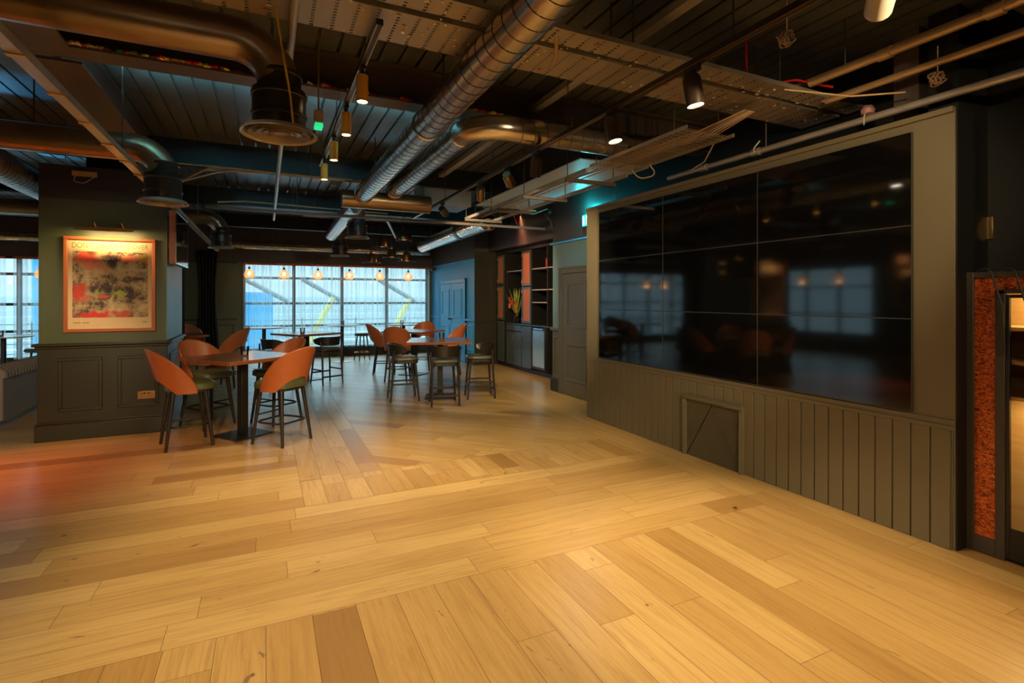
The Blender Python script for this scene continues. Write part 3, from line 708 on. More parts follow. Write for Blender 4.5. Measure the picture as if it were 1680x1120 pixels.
for (z0, z1) in ((1.06, 1.86), (1.88, 2.56)): mesh_door(10.82, 11.19, z0, z1)
for (z0, z1) in ((1.03, 1.80), (1.82, 2.56)): mesh_door(9.49, 9.90, z0, z1)


def flat_door(p, q, z0, z1, hy, hz0, hz1):
    d = MB().box(X - 0.02, X, p, q, z0, z1).obj('door', M['cab'], t, bevel=0.003)
    h_ = MB(); h_.tube(fillet([(X - 0.02, hy, hz0), (X - 0.05, hy, hz0), (X - 0.05, hy, hz1), (X - 0.02, hy, hz1)], 0.012, 4), 0.007, 8); h_.obj('handle', M['brass'], d)


flat_door(10.82, 11.19, 0.10, 1.04, 10.87, 0.68, 0.88)
flat_door(10.315, 10.685, 0.10, 0.83, 10.36, 0.6, 0.78); flat_door(9.935, 10.305, 0.10, 0.83, 10.26, 0.6, 0.78)
flat_door(9.49, 9.90, 0.10, 0.97, 9.84, 0.72, 0.92)
d = MB().box(X - 0.02, X, 9.935, 10.685, 0.845, 0.975).obj('drawer', M['cab'], t, bevel=0.003)
MB().lathe([(0, 0), (0.012, 0.003), (0.016, 0.014), (0.0, 0.022)], n=12, T=Matrix.Translation((X - 0.02, 10.31, 0.91)) @ Matrix.Rotation(-PI / 2, 4, 'Y')).obj('knob', M['brass'], d)
lamp('shelf_strip', 'AREA', t, (X - 0.35, 9.6, 2.655), 5.0, (1, 0.35, 0.15), aim=(1, 0, -0.25), shape='RECTANGLE', size=0.05, size_y=2.6)

t = thing('bottle_fridge', 'under-counter bottle fridge with pale steel glazed door in the black bar cabinet', 'fridge', (X, 9.15, 0.11), 0)
m = MB(); m.box(0.0, 0.42, -0.29, 0.29, 0, 0.86); m.obj('body', M['cab_in'], t, bevel=0.004)
d = MB(); d.box(-0.03, -0.001, -0.29, -0.25, 0.02, 0.86); d.box(-0.03, -0.001, 0.25, 0.29, 0.02, 0.86); d.box(-0.03, -0.001, -0.25, 0.25, 0.02, 0.07); d.box(-0.03, -0.001, -0.25, 0.25, 0.80, 0.86)
dd = d.obj('door', M['iron'], t, bevel=0.003)
MB().box(-0.022, -0.012, -0.25, 0.25, 0.07, 0.80).obj('pane', M['fridge'], dd, smooth=False)
MB().box(-0.034, -0.03, -0.2, 0.2, 0.82, 0.845).obj('control_strip', M['chrome'], dd)

# flowers in the bay, red tin on the shelf
t = thing('flower_vase', 'vase of red and orange flowers with spiky green leaves in the bar cabinet bay', 'flowers', (X + 0.06, 10.30, 1.016), 0)
MB().lathe([(0.055, 0), (0.075, 0.05), (0.06, 0.16), (0.045, 0.2), (0.055, 0.23)], n=18).obj('vase', M['glass'], t)
rnd = random.Random(5)
for k in range(26):
    a = rnd.uniform(0, 2 * PI); L = rnd.uniform(0.25, 0.62); sp = rnd.uniform(0.10, 0.30); ex, ey = min(max(sp * math.cos(a) * 1.1, -0.30), 0.2), max(-0.33, min(0.33, sp * math.sin(a) * 1.3))
    base = Vector((0.02 * math.cos(a), 0.02 * math.sin(a), 0.16)); tip = Vector((ex, ey, 0.2 + L)); mid = (base + tip) / 2 + Vector((0, 0, 0.06))
    m = MB()
    side = (tip - base).cross(Vector((0, 0, 1))).normalized() * 0.02
    m.add([base, mid + side, tip, mid - side], [(0, 1, 2, 3)]); m.tube([base, mid], 0.003, 5)
    m.obj('leaf', M['leaf'], t)
for k in range(7):
    a = k * 0.9; c_ = Vector((-0.08 + 0.06 * math.cos(a), 0.14 * math.sin(a), 0.38 + 0.07 * (k % 3)))
    m = MB()
    for j in range(9):
        b_ = j * 2 * PI / 9; q = c_ + Vector((-0.02, math.cos(b_) * 0.075, math.sin(b_) * 0.075)); s_ = Vector((0, -math.sin(b_), math.cos(b_))) * 0.016
        m.add([c_, (c_ + q) / 2 + s_, q, (c_ + q) / 2 - s_], [(0, 1, 2, 3)])
    m.tube([c_, Vector((0, 0, 0.18))], 0.003, 5)
    m.obj('flower', M['petal'] if k % 3 else M['petal_o'], t)
t = thing('red_tin', 'small red tin standing on the top shelf of the bar cabinet', 'tin', (X + 0.12, 9.00, 2.172), 0)
MB().lathe([(0.05, 0), (0.05, 0.17)], n=18).obj('body', M['petal'], t); MB().lathe([(0.052, 0.17), (0.052, 0.19), (0.03, 0.2)], n=18).obj('lid', M['rubber'], t)

# exit sign, camera dome, cctv
t = thing('exit_sign', 'glowing cyan emergency exit sign on the wall beside the screen partition', 'sign', (4.4, 6.50, 2.64), 0)
MB().box(-0.035, 0, -0.19, 0.19, 0, 0.19).obj('body', M['rubber'], t, bevel=0.004)
MB().box(-0.04, -0.035, -0.18, 0.18, 0.01, 0.18).obj('face', M['sign'], t, smooth=False)
MB().box(-0.042, -0.04, 0.13, 0.165, 0.03, 0.16).obj('doorway_symbol', M['sign_white'], t, smooth=False)
m = MB()
m.lathe([(0, 0), (0.014, 0), (0.014, 0.002), (0, 0.002)], n=12, T=Matrix.Translation((-0.04, 0.065, 0.145)) @ Matrix.Rotation(-PI / 2, 4, 'Y'))
for (p, q, r_) in (((0.062, 0.135), (0.05, 0.085), 0.012), ((0.05, 0.085), (0.075, 0.055), 0.008), ((0.075, 0.055), (0.07, 0.028), 0.007), ((0.05, 0.085), (0.03, 0.06), 0.008), ((0.03, 0.06), (0.01, 0.06), 0.007), ((0.06, 0.12), (0.09, 0.1), 0.006), ((0.06, 0.12), (0.028, 0.108), 0.006)):
    m.tube([(-0.041, p[0], p[1]), (-0.041, q[0], q[1])], r_, 6, flat=(1, 0.2))
m.obj('running_figure_symbol', M['sign_white'], t, smooth=False)
YZ = Matrix(((0, 0, -1, 0), (1, 0, 0, 0), (0, 1, 0, 0), (0, 0, 0, 1)))
MB().extrude([(-0.03, 0.085), (-0.03, 0.105), (-0.115, 0.105), (-0.115, 0.13), (-0.16, 0.095), (-0.115, 0.06), (-0.115, 0.085)], 0.04, 0.042, T=YZ).obj('arrow_symbol', M['sign_white'], t, smooth=False)
lamp('sign_glow', 'POINT', t, (-0.14, 0.05, 0.28), 14, (0.02, 0.75, 0.9), shadow_soft_size=0.03)
t = thing('security_camera', 'black bracket-mounted security camera on the wall above the bar cabinet corner', 'camera', (4.4, 7.56, 2.86), 0)
m = MB(); m.tube(fillet([(0, 0, -0.12), (-0.06, 0, -0.12), (-0.10, 0, 0.0), (-0.16, 0, 0.06)], 0.03), 0.014, 8); m.box(-0.012, 0, -0.03, 0.03, -0.17, -0.08); m.obj('bracket', M['rubber'], t)
MB().lathe([(0, 0), (0.04, 0), (0.045, 0.02), (0.045, 0.14), (0.03, 0.15), (0, 0.15)], n=18, T=Matrix.Translation((-0.16, 0.03, 0.09)) @ Matrix.Rotation(1.2, 4, 'X')).obj('housing', M['rubber'], t)
t = thing('security_camera', 'small round camera high on the blue wall by the far window corner', 'camera', (4.4, 14.3, 2.38), 0)
MB().box(-0.03, 0, -0.04, 0.04, -0.02, 0.06).obj('bracket', M['whitebody'], t, bevel=0.004)
MB().lathe([(0, 0), (0.05, 0), (0.055, 0.02), (0.055, 0.12), (0, 0.12)], n=18, T=Matrix.Translation((-0.03, 0, 0.02)) @ Matrix.Rotation(-PI / 2, 4, 'Y')).obj('housing', M['bronze'], t)
MB().lathe([(0, 0), (0.034, 0.0), (0.03, 0.012), (0, 0.014)], n=18, T=Matrix.Translation((-0.15, 0, 0.02)) @ Matrix.Rotation(-PI / 2, 4, 'Y')).obj('lens', M['screen'], t)

# ------------------------------------------------------------------ pillar: poster, picture light, socket, television
def art_material():
    m, nt, b = nodes_of('abstract_paint'); L = nt.links
    tc = nt.nodes.new('ShaderNodeTexCoord'); nz = nt.nodes.new('ShaderNodeTexNoise'); nz.inputs['Scale'].default_value = 9; nz.inputs['Detail'].default_value = 6; L.new(tc.outputs['Object'], nz.inputs['Vector'])
    n2 = nt.nodes.new('ShaderNodeTexNoise'); n2.inputs['Scale'].default_value = 5; n2.inputs['Detail'].default_value = 9; n2.inputs['Roughness'].default_value = 0.75; L.new(tc.outputs['Object'], n2.inputs['Vector'])
    r = nt.nodes.new('ShaderNodeValToRGB'); e = r.color_ramp.elements; e[0].position = 0.38; e[0].color = (0.025, 0.02, 0.02, 1); e[1].position = 0.64; e[1].color = (0.80, 0.62, 0.36, 1)
    e.new(0.455).color = (0.13, 0.07, 0.06, 1); e.new(0.515).color = (0.52, 0.36, 0.19, 1); e.new(0.7).color = (0.55, 0.5, 0.45, 1)
    L.new(n2.outputs['Fac'], r.inputs[0]); col = r.outputs[0]
    sub = nt.nodes.new('ShaderNodeVectorMath'); sub.operation = 'MULTIPLY_ADD'; sub.inputs[1].default_value = (0.24, 0.0, 0.24); L.new(nz.outputs['Color'], sub.inputs[0]); L.new(tc.outputs['Object'], sub.inputs[2])
    # (x, z, radius x, radius z, colour) in metres from the print's lower left corner
    for (cx, cz, rx, rz, c_) in ((0.12, 0.66, 0.12, 0.07, (0.85, 0.10, 0.05)), (0.2, 0.57, 0.13, 0.06, (0.85, 0.28, 0.18)), (0.52, 0.66, 0.12, 0.045, (0.85, 0.22, 0.12)), (0.67, 0.66, 0.05, 0.06, (0.6, 0.34, 0.05)),
                                 (0.06, 0.28, 0.09, 0.11, (0.75, 0.06, 0.03)), (0.20, 0.03, 0.19, 0.055, (0.80, 0.02, 0.02)), (0.45, 0.03, 0.07, 0.06, (0.72, 0.10, 0.05)), (0.7, 0.33, 0.04, 0.05, (0.85, 0.2, 0.1)), (0.27, 0.23, 0.05, 0.03, (0.8, 0.14, 0.06)), (0.69, 0.08, 0.03, 0.06, (0.8, 0.25, 0.15)),
                                 (0.36, 0.27, 0.018, 0.04, (0.10, 0.45, 0.03)), (0.44, 0.27, 0.06, 0.04, (0.5, 0.55, 0.08)), (0.24, 0.28, 0.025, 0.03, (0.35, 0.5, 0.05)), (0.63, 0.28, 0.03, 0.02, (0.15, 0.5, 0.04)), (0.36, 0.14, 0.02, 0.12, (0.7, 0.55, 0.36))):
        s1 = nt.nodes.new('ShaderNodeVectorMath'); s1.operation = 'SUBTRACT'; s1.inputs[1].default_value = (cx + 0.12, 0, cz + 0.12); L.new(sub.outputs[0], s1.inputs[0])
        s2 = nt.nodes.new('ShaderNodeVectorMath'); s2.operation = 'MULTIPLY'; s2.inputs[1].default_value = (1 / rx, 0, 1 / rz); L.new(s1.outputs[0], s2.inputs[0])
        ln = nt.nodes.new('ShaderNodeVectorMath'); ln.operation = 'LENGTH'; L.new(s2.outputs[0], ln.inputs[0])
        mr = nt.nodes.new('ShaderNodeMapRange'); mr.inputs[1].default_value = 0.62; mr.inputs[2].default_value = 1.15; mr.inputs[3].default_value = 0.95; mr.inputs[4].default_value = 0; L.new(ln.outputs['Value'], mr.inputs[0])
        x = nt.nodes.new('ShaderNodeMix'); x.data_type = 'RGBA'; x.inputs[7].default_value = (*c_, 1); L.new(mr.outputs[0], x.inputs[0]); L.new(col, x.inputs[6]); col = x.outputs[2]
    L.new(col, b.inputs['Base Color']); b.inputs['Roughness'].default_value = 0.5
    return m


def text_mesh(s_, name, material, parent, size, width, loc, rot):
    cu = bpy.data.curves.new(name, 'FONT'); cu.body = s_; cu.size = size; cu.extrude = 0.0006; cu.align_x = 'LEFT'
    tmp = bpy.data.objects.new(name, cu); C.objects.link(tmp); bpy.context.view_layer.update()
    dg = bpy.context.evaluated_depsgraph_get(); me = bpy.data.meshes.new_from_object(tmp.evaluated_get(dg)); bpy.data.objects.remove(tmp)
    xs = [v_.co.x for v_ in me.vertices]; k = width / (max(xs) - min(xs)); x0 = min(xs)
    for v_ in me.vertices: v_.co.x = (v_.co.x - x0) * k
    me.materials.clear(); me.materials.append(material)
    o = bpy.data.objects.new(name, me); C.objects.link(o); o.location = loc; o.rotation_euler = rot; o.parent = parent; return o


def framed(label, loc, rz, w, h, detail):
    t = thing('framed_poster', label, 'poster', loc, rz)
    m = MB()
    for (a, b_, r0, r1) in ((0, w, 0, 0.035), (0, w, h - 0.035, h), (0, 0.035, 0.035, h - 0.035), (w - 0.035, w, 0.035, h - 0.035)): m.box(a, b_, -0.045, 0, r0, r1)
    m.obj('frame', M['picframe'], t, bevel=0.004)
    MB().box(0.035, w - 0.035, -0.02, -0.002, 0.035, h - 0.035).obj('print', M['paper'], t, smooth=False)
    a = MB(); a.box(0, w - 0.15, -0.0012, 0, 0, h - 0.32); ao = a.obj('artwork', ART, t, smooth=False); ao.location = (0.075, -0.0202, 0.16)
    if detail:
        text_mesh("DON'T DREAM IT'S OVER", 'title_lettering', M['ink'], t, 0.085, w - 0.14, (0.07, -0.0205, h - 0.125), (PI / 2, 0, 0))
        for (a0, n_) in ((0.08, 9), (0.165, 8), (w - 0.125, 6)):
            m = MB()
            for k in range(n_): m.box(a0 + k * 0.0075, a0 + k * 0.0075 + 0.005, -0.0206, -0.0202, 0.10, 0.109)
            m.obj('caption_line', M['dark_ink'], t, smooth=False)
        MB().box(0.075, w - 0.075, -0.0206, -0.0202, h - 0.148, h - 0.145).obj('rule_line', M['ink'], t, smooth=False)
    MB().box(0.036, w - 0.036, -0.034, -0.031, 0.036, h - 0.036).obj('glazing', M['poster_glass'], t, smooth=False)
    return t


ART = art_material()
framed('framed abstract poster in red, cream and black, titled above the painting, on the pillar', (-2.0, 7.25, 1.18), 0, 0.84, 1.06, True)


def picture_light(label, loc, rz, w, power):
    t = thing('picture_light', label, 'lamp', loc, rz)
    m = MB(); m.box(-w / 2, w / 2, -0.25, -0.19, 0, 0.012); m.box(-w / 2, w / 2, -0.255, -0.245, -0.024, 0.012); m.box(-w / 2, w / 2, -0.195, -0.19, -0.012, 0.012); m.obj('shade', M['brass'], t, bevel=0.002)
    MB().box(-w / 2 + 0.02, w / 2 - 0.02, -0.24, -0.20, -0.006, -0.001).obj('lamp_strip', emit('picture_lamp', (1.0, 0.72, 0.4), 1.2), t, smooth=False)
    for s_ in (-1, 1):
        MB().tube(fillet([(s_ * w * 0.24, 0, 0.03), (s_ * w * 0.24, -0.14, 0.10), (s_ * w * 0.20, -0.22, 0.012)], 0.05, 6), 0.006, 8).obj('arm', M['brass'], t)
    m = MB(); m.box(-w * 0.28, w * 0.28, -0.02, 0, 0.01, 0.05); m.obj('wall_plate', M['brass'], t, bevel=0.004)
    lamp('picture_glow', 'AREA', t, (0, -0.22, -0.016), power, (1.0, 0.66, 0.28), aim=(0, 0.55, -1), shape='RECTANGLE', size=w * 0.92, size_y=0.03)
    return t


picture_light('brass picture light with two short arms above the poster on the pillar', (-1.59, 7.25, 2.31), 0, 0.52, 8.0)
t = thing('wall_socket', 'brass double wall socket in the right panel of the pillar wainscot', 'socket', (-1.25, 7.238, 0.44), 0)
MB().box(-0.085, 0.085, -0.012, 0, -0.045, 0.045).obj('plate', M['brass'], t, bevel=0.003)
for sx in (-0.04, 0.04):
    m = MB(); m.box(sx - 0.004, sx + 0.004, -0.0135, -0.012, 0.008, 0.022); m.box(sx - 0.018, sx - 0.008, -0.0135, -0.012, -0.018, -0.012); m.box(sx + 0.008, sx + 0.018, -0.0135, -0.012, -0.018, -0.012); m.obj('socket_holes', M['rubber'], t, smooth=False)
    MB().box(sx * 0.45 - 0.007, sx * 0.45 + 0.007, -0.017, -0.012, 0.012, 0.03).obj('rocker', M['rubber'], t, bevel=0.001)
t = thing('television', 'flat television mounted on the side of the pillar, seen nearly edge-on', 'television', (-0.93, 7.46, 1.95), 0)
MB().box(-0.06, 0.0, -0.5, 0.5, 0, 0.60).obj('casing', M['picframe'], t, bevel=0.004)
MB().box(0.0, 0.006, -0.495, 0.495, 0.012, 0.595).obj('screen', M['screen'], t, smooth=False)
MB().box(-0.13, -0.06, -0.12, 0.3, 0.2, 0.42).obj('wall_bracket', M['iron'], t, bevel=0.004)
m = MB(); m.box(0, 0.009, -0.5, 0.5, 0, 0.012); m.box(0, 0.009, 0.494, 0.5, 0.012, 0.6); m.box(0, 0.009, -0.5, -0.494, 0.012, 0.6); m.box(0, 0.009, -0.494, 0.494, 0.594, 0.6); m.obj('bezel', M['chrome'], t, smooth=False)
# posters with picture lights on the left wall (they show only as reflections in the screens)
for (y, lab) in ((12.75, 'framed poster on the left wall beyond the far window, mirrored in the screens'), (7.6, 'framed poster on the left wall between the windows, mirrored in the screens')):
    framed(lab, (-7.5, y - 0.42, 1.25), PI / 2, 0.84, 1.06, False)
    picture_light(lab.replace('framed poster', 'picture light').replace(', mirrored in the screens', ''), (-7.5, y, 2.42), PI / 2, 0.52, 8.0)

# ------------------------------------------------------------------ stools
def leg(mb, top, bot, r0, r1, n=10): mb.tube([bot, ((Vector(bot) + Vector(top)) / 2), top], [r1, (r0 + r1) / 2, r0], n); return mb


def rounded(w, d, r, n=6):
    out = []
    for (sx, sy, a0) in ((1, 1, 0), (-1, 1, PI / 2), (-1, -1, PI), (1, -1, 3 * PI / 2)):
        for k in range(n + 1):
            a = a0 + PI / 2 * k / n; out.append((sx * (w / 2 - r) + r * math.cos(a), sy * (d / 2 - r) + r * math.sin(a)))
    return out


def cushion(outline, z0, z1, crown=0.012):
    m = MB(); n = len(outline)
    rings = [(0.90, z0), (1.0, z0 + 0.012), (1.0, z1 - 0.018), (0.965, z1 - 0.004), (0.80, z1 + crown * 0.5), (0.4, z1 + crown)]
    for (k, z) in rings: m.v += [(x * k, y * k, z) for (x, y) in outline]
    for i in range(len(rings) - 1):
        for j in range(n):
            l = (j + 1) % n; m.f.append([i * n + j, i * n + l, (i + 1) * n + l, (i + 1) * n + j]); m.mi.append(0)
    m.f.append(list(reversed(range(n)))); m.mi.append(0); m.f.append([(len(rings) - 1) * n + j for j in range(n)]); m.mi.append(0)
    return m


def shell_pt(th, w, off):
    """bucket back: th angle from the rear centre (radians), w 0 bottom .. 1 top, off = outward offset. Stool faces +x, rear is -x"""
    a = abs(th) / math.radians(104)
    top = 1.03 - 0.055 * a - 0.37 * a ** 2.6
    arch = max(0.0, 1 - (abs(th) / math.radians(58)) ** 2.4)
    bot = 0.572 + 0.145 * arch
    z = bot + (max(top, bot + 0.012) - bot) * w
    k = (z - 0.58) / 0.45
    r = 0.222 + 0.045 * k + off
    cx = 0.0 - 0.095 * k * math.cos(th * 0.7)
    return Vector((cx - r * 1.03 * math.cos(th), r * 1.04 * math.sin(th), z))


def make_bucket():
    t = thing('bucket_stool', '-', 'stool')
    m = cushion([(x + 0.02, y) for x, y in rounded(0.46, 0.435, 0.14)], 0.592, 0.668); m.obj('seat', M['olive'], t, angle=60)
    T = math.radians(104); nu, nv = 44, 10
    b = MB()
    b.grid(lambda u, w: shell_pt((u * 2 - 1) * T, w, 0.012), nu, nv); b.grid(lambda u, w: shell_pt((1 - u * 2) * T, w, -0.012), nu, nv)
    for w in (0, 1): b.grid(lambda u, q: shell_pt((u * 2 - 1) * T * (1 if w == 0 else -1), w, -0.012 + 0.024 * q), nu, 1)
    for e in (-1, 1): b.grid(lambda u, q: shell_pt(e * T, q, (-0.012 + 0.024 * u) * e), 1, nv)
    sh = b.obj('backrest', M['leather'], t, angle=60)
    pts = [shell_pt((k / 40 * 2 - 1) * T, 1, 0) + Vector((0, 0, 0.003)) for k in range(41)]
    MB().tube(pts, 0.013, 8).obj('piping', M['piping'], sh, angle=180)
    f = MB(); f.extrude(rounded(0.38, 0.37, 0.1), 0.575, 0.597); f.obj('seat_frame', M['black_wood'], t)
    for (sx, sy) in ((1, 1), (1, -1), (-1, 1), (-1, -1)):
        leg(MB(), (sx * 0.145, sy * 0.15, 0.58), (sx * (0.205 if sx > 0 else 0.215), sy * 0.205, 0), 0.024, 0.015).obj('leg', M['black_wood'], t, angle=60)
    z = 0.235; q = 0.185
    pts = fillet([(q, 0, z), (q, q, z), (0.0, q + 0.03, z), (-q, q, z), (-q - 0.03, 0, z), (-q, -q, z), (0, -q - 0.03, z), (q, -q, z)], 0.05, 4)
    pts = []
    for k in range(48):
        a = 2 * PI * k / 48; e = 5.0; ca, sa = math.cos(a), math.sin(a); rr = (abs(ca) ** e + abs(sa) ** e) ** (-1 / e)
        pts.append((q * rr * ca, q * rr * sa, z))
    MB().tube(pts, 0.011, 8, closed=True).obj('footrest', M['black_wood'], t, angle=180)
    m = MB(); m.cyl((0.175, -0.18, 0.31), (0.175, 0.18, 0.31), 0.008, n=8); m.obj('stretcher', M['black_wood'], t)
    return t


def make_wood_stool():
    """black stool: pad, four legs, the rear pair rising to carry a curved band of wood"""
    t = thing('curved_back_stool', '-', 'stool')
    cushion(rounded(0.41, 0.42, 0.12), 0.615, 0.665).obj('seat', M['dark_pad'], t, angle=60)
    f = MB(); f.extrude(rounded(0.39, 0.40, 0.08), 0.575, 0.616); f.obj('seat_frame', M['black_wood'], t, bevel=0.004)
    for sy in (1, -1):
        leg(MB(), (0.15, sy * 0.155, 0.58), (0.20, sy * 0.195, 0), 0.019, 0.014).obj('leg', M['black_wood'], t)
        MB().tube([(-0.225, sy * 0.20, 0), (-0.195, sy * 0.19, 0.4), (-0.19, sy * 0.195, 0.62), (-0.175, sy * 0.215, 0.78)], [0.014, 0.018, 0.019, 0.014], 10).obj('leg', M['black_wood'], t)
    T = math.radians(88)

    def bp(th, w, off):
        e = max(0, (abs(th) - math.radians(45)) / math.radians(43)); z0, z1 = 0.705 + 0.05 * e ** 1.5, 0.865 - 0.055 * e ** 1.5
        z = z0 + (z1 - z0) * w; r = 0.225 + 0.02 * (w - 0.5) + off
        return Vector((0.02 - r * 1.1 * math.cos(th), r * 1.06 * math.sin(th), z))
    b = MB(); b.grid(lambda u, w: bp((u * 2 - 1) * T, w, 0.009), 30, 5); b.grid(lambda u, w: bp((1 - 2 * u) * T, w, -0.009), 30, 5)
    for w in (0, 1): b.grid(lambda u, q: bp((u * 2 - 1) * T * (1 if w == 0 else -1), w, -0.009 + 0.018 * q), 30, 1)
    for e in (-1, 1): b.grid(lambda u, q: bp(e * T, q, (-0.009 + 0.018 * u) * e), 1, 5)
    b.obj('backrest', M['black_wood'], t, angle=60)
    for (p, q, z) in (((0.19, -0.18), (0.19, 0.18), 0.20), ((-0.21, -0.19), (-0.21, 0.19), 0.15)):
        MB().box(p[0] - 0.011, p[0] + 0.011, p[1], q[1], z - 0.014, z + 0.014).obj('stretcher', M['black_wood'], t, bevel=0.003)
    for sy in (1, -1): MB().box(-0.205, 0.185, sy * 0.185 - 0.01, sy * 0.185 + 0.01, 0.252, 0.278).obj('stretcher', M['black_wood'], t, bevel=0.003)
    return t


def make_round_stool():
    t = thing('backless_stool', '-', 'stool')
    MB().lathe([(0.0, 0.615), (0.165, 0.615), (0.185, 0.63), (0.185, 0.665), (0.165, 0.685), (0.0, 0.692)], n=28).obj('seat', M['teal_pad'], t)
    for k in range(4):
        a = PI / 4 + k * PI / 2; leg(MB(), (0.12 * math.cos(a), 0.12 * math.sin(a), 0.618), (0.2 * math.cos(a), 0.2 * math.sin(a), 0), 0.017, 0.013).obj('leg', M['black_wood'], t)
    MB().tube([(0.178 * math.cos(2 * PI * k / 28), 0.178 * math.sin(2 * PI * k / 28), 0.2) for k in range(28)], 0.009, 8, closed=True).obj('footrest', M['brass'], t, angle=180)
    return t


def face(x, y): return math.atan2(y, x)


bucket = make_bucket()
GB = 'tan leather bucket stools'
for (x, y, dx, dy, lab) in (
    (-0.757, 6.46, 0.967, 0.254, 'tan leather bucket stool in front of the pillar, with its back to the brass socket'),
    (0.156, 6.17, -0.69, 0.73, 'tan leather bucket stool at the near right corner of the table by the pillar'),
    (-0.64, 7.33, 0.66, -0.75, 'tan leather bucket stool between the pillar side and the table, facing the camera'),
    (0.12, 7.2, -0.8, -0.6, 'tan leather bucket stool half hidden behind the right-hand stool of the pillar table'),
    (-0.62, 10.45, -0.88, 0.35, 'tan leather bucket stool turned away at the table beyond the pillar'),
    (-1.36, 12.2, 0.5, -0.86, 'tan bucket stool glimpsed between the two black curtains'),
    (2.27, 9.86, 0.40, 0.92, 'tan leather bucket stool seen from behind, just left of the middle table'),
    (2.22, 10.85, 0.95, -0.25, 'tan bucket stool at the left side of the farther middle table'),
    (3.1, 11.12, -0.5, -0.86, 'tan bucket stool behind the farther middle table, facing the camera'),
    (3.42, 10.25, -0.97, 0.2, 'tan bucket stool at the right of the farther middle table, against the blue doors')):
    place(bucket, (x, y, 0), face(dx, dy), lab, GB)
wood = make_wood_stool()
GW = 'black curved back stools'
for (x, y, dx, dy, lab) in (
    (2.38, 7.36, 0.2, 0.98, 'black curved back stool at the near side of the middle table, seen from behind'),
    (1.92, 7.92, 0.99, -0.1, 'black curved back stool on the left of the middle table, facing right'),
    (3.04, 7.62, -0.97, 0.24, 'black curved back stool on the right of the middle table, facing left'),
    (1.0, 10.05, -0.42, 0.9, 'black curved back stool on the right of the dark table behind the pillar table'),
    (0.16, 9.85, 0.86, 0.5, 'black curved back stool on the left of the dark table behind the pillar table')):
    place(wood, (x, y, 0), face(dx, dy), lab, GW)
rs = make_round_stool()
for (x, y, lab) in ((2.2, 13.5, 'backless round stool under the third pane of the far window'), (-0.55, 12.7, 'backless round stool beside the round table at the left of the far window'), (-3.62, 11.8, 'backless round stool by the far left window, next to the pillar')):
    place(rs, (x, y, 0), 0.3, lab, 'backless stools by the windows')


# ------------------------------------------------------------------ tables
def square_table(loc, rz, side, label, base=0.46):
    t = thing('square_table', label, 'table', loc, rz)
    s_ = side / 2
    MB().box(-s_, s_, -s_, s_, 0.862, 0.90).obj('table_top', M['top'], t, bevel=0.004)
    MB().box(-0.2, 0.2, -0.2, 0.2, 0.85, 0.862).obj('top_plate', M['iron'], t)
    MB().box(-0.042, 0.042, -0.042, 0.042, 0.014, 0.85).obj('pedestal', M['iron'], t, bevel=0.006)
    MB().box(-base / 2, base / 2, -base / 2, base / 2, 0.0, 0.014).obj('base_plate', M['iron'], t, bevel=0.004)
    return t


R_ = math.radians
square_table((-0.24, 6.66, 0), R_(37), 0.95, 'brown square high table on a black pedestal in front of the pillar')
square_table((2.50, 7.93, 0), R_(-19), 0.98, 'brown square high table in the middle of the room with three black stools')
square_table((2.75, 10.5, 0), R_(42), 0.93, 'brown square high table ringed by tan stools near the blue double doors')
square_table((0.70, 10.68, 0), R_(30), 0.92, 'brown square high table behind the pillar table, between two black stools')
square_table((-1.52, 11.1, 0), R_(20), 0.92, 'brown square high table mostly hidden behind the pillar')
for (x, y, lab) in ((-0.04, 12.93, 'round pale-topped high table at the left of the far window'), (1.70, 13.35, 'round pale-topped high table at the middle of the far window'), (3.16, 13.1, 'round pale-topped high table at the right of the far window'), (-4.08, 11.8, 'round pale-topped high table by the far left window')):
    t = thing('round_table', lab, 'table', (x, y, 0), 0, 'round high tables by the windows')
    MB().lathe([(0, 0.882), (0.36, 0.882), (0.405, 0.895), (0.405, 0.905), (0, 0.906)], n=36).obj('table_top', M['pale_top'], t)
    MB().lathe([(0.04, 0.02), (0.04, 0.882)], n=16).obj('pedestal', M['iron'], t)
    MB().lathe([(0, 0), (0.235, 0), (0.235, 0.008), (0.06, 0.022), (0, 0.022)], n=36).obj('base_plate', M['bronze'], t)


def tumbler(loc, label):
    t = thing('glass_tumbler', label, 'glass', loc, 0, 'glasses on the tables')
    MB().lathe([(0, 0), (0.038, 0), (0.046, 0.105), (0.042, 0.105), (0.034, 0.008), (0, 0.008)], n=20).obj('glass_body', M['glass'], t)
    MB().lathe([(0, 0.009), (0.02, 0.009), (0.02, 0.035), (0, 0.035)], n=14).obj('candle', M['wick'], t)
    MB().lathe([(0.0385, 0.0), (0.0405, 0.003), (0.0405, 0.014), (0.0385, 0.014)], n=20, loop=True).obj('base_ring', M['chrome'], t)


tumbler((-0.22, 6.68, 0.90), 'small glass tumbler on the table in front of the pillar')
tumbler((2.55, 8.0, 0.90), 'small glass tumbler on the middle table with three black stools')
tumbler((2.50, 10.45, 0.90), 'small glass on the table ringed by tan stools')
tumbler((0.62, 10.5, 0.90), 'small dark glass on the table behind the pillar table')
tumbler((1.70, 13.3, 0.906), 'small glass on the middle round table at the far window')
tumbler((3.12, 13.1, 0.906), 'small glass on the right-hand round table at the far window')
tumbler((-4.1, 11.75, 0.906), 'small glass on the round table by the far left window')

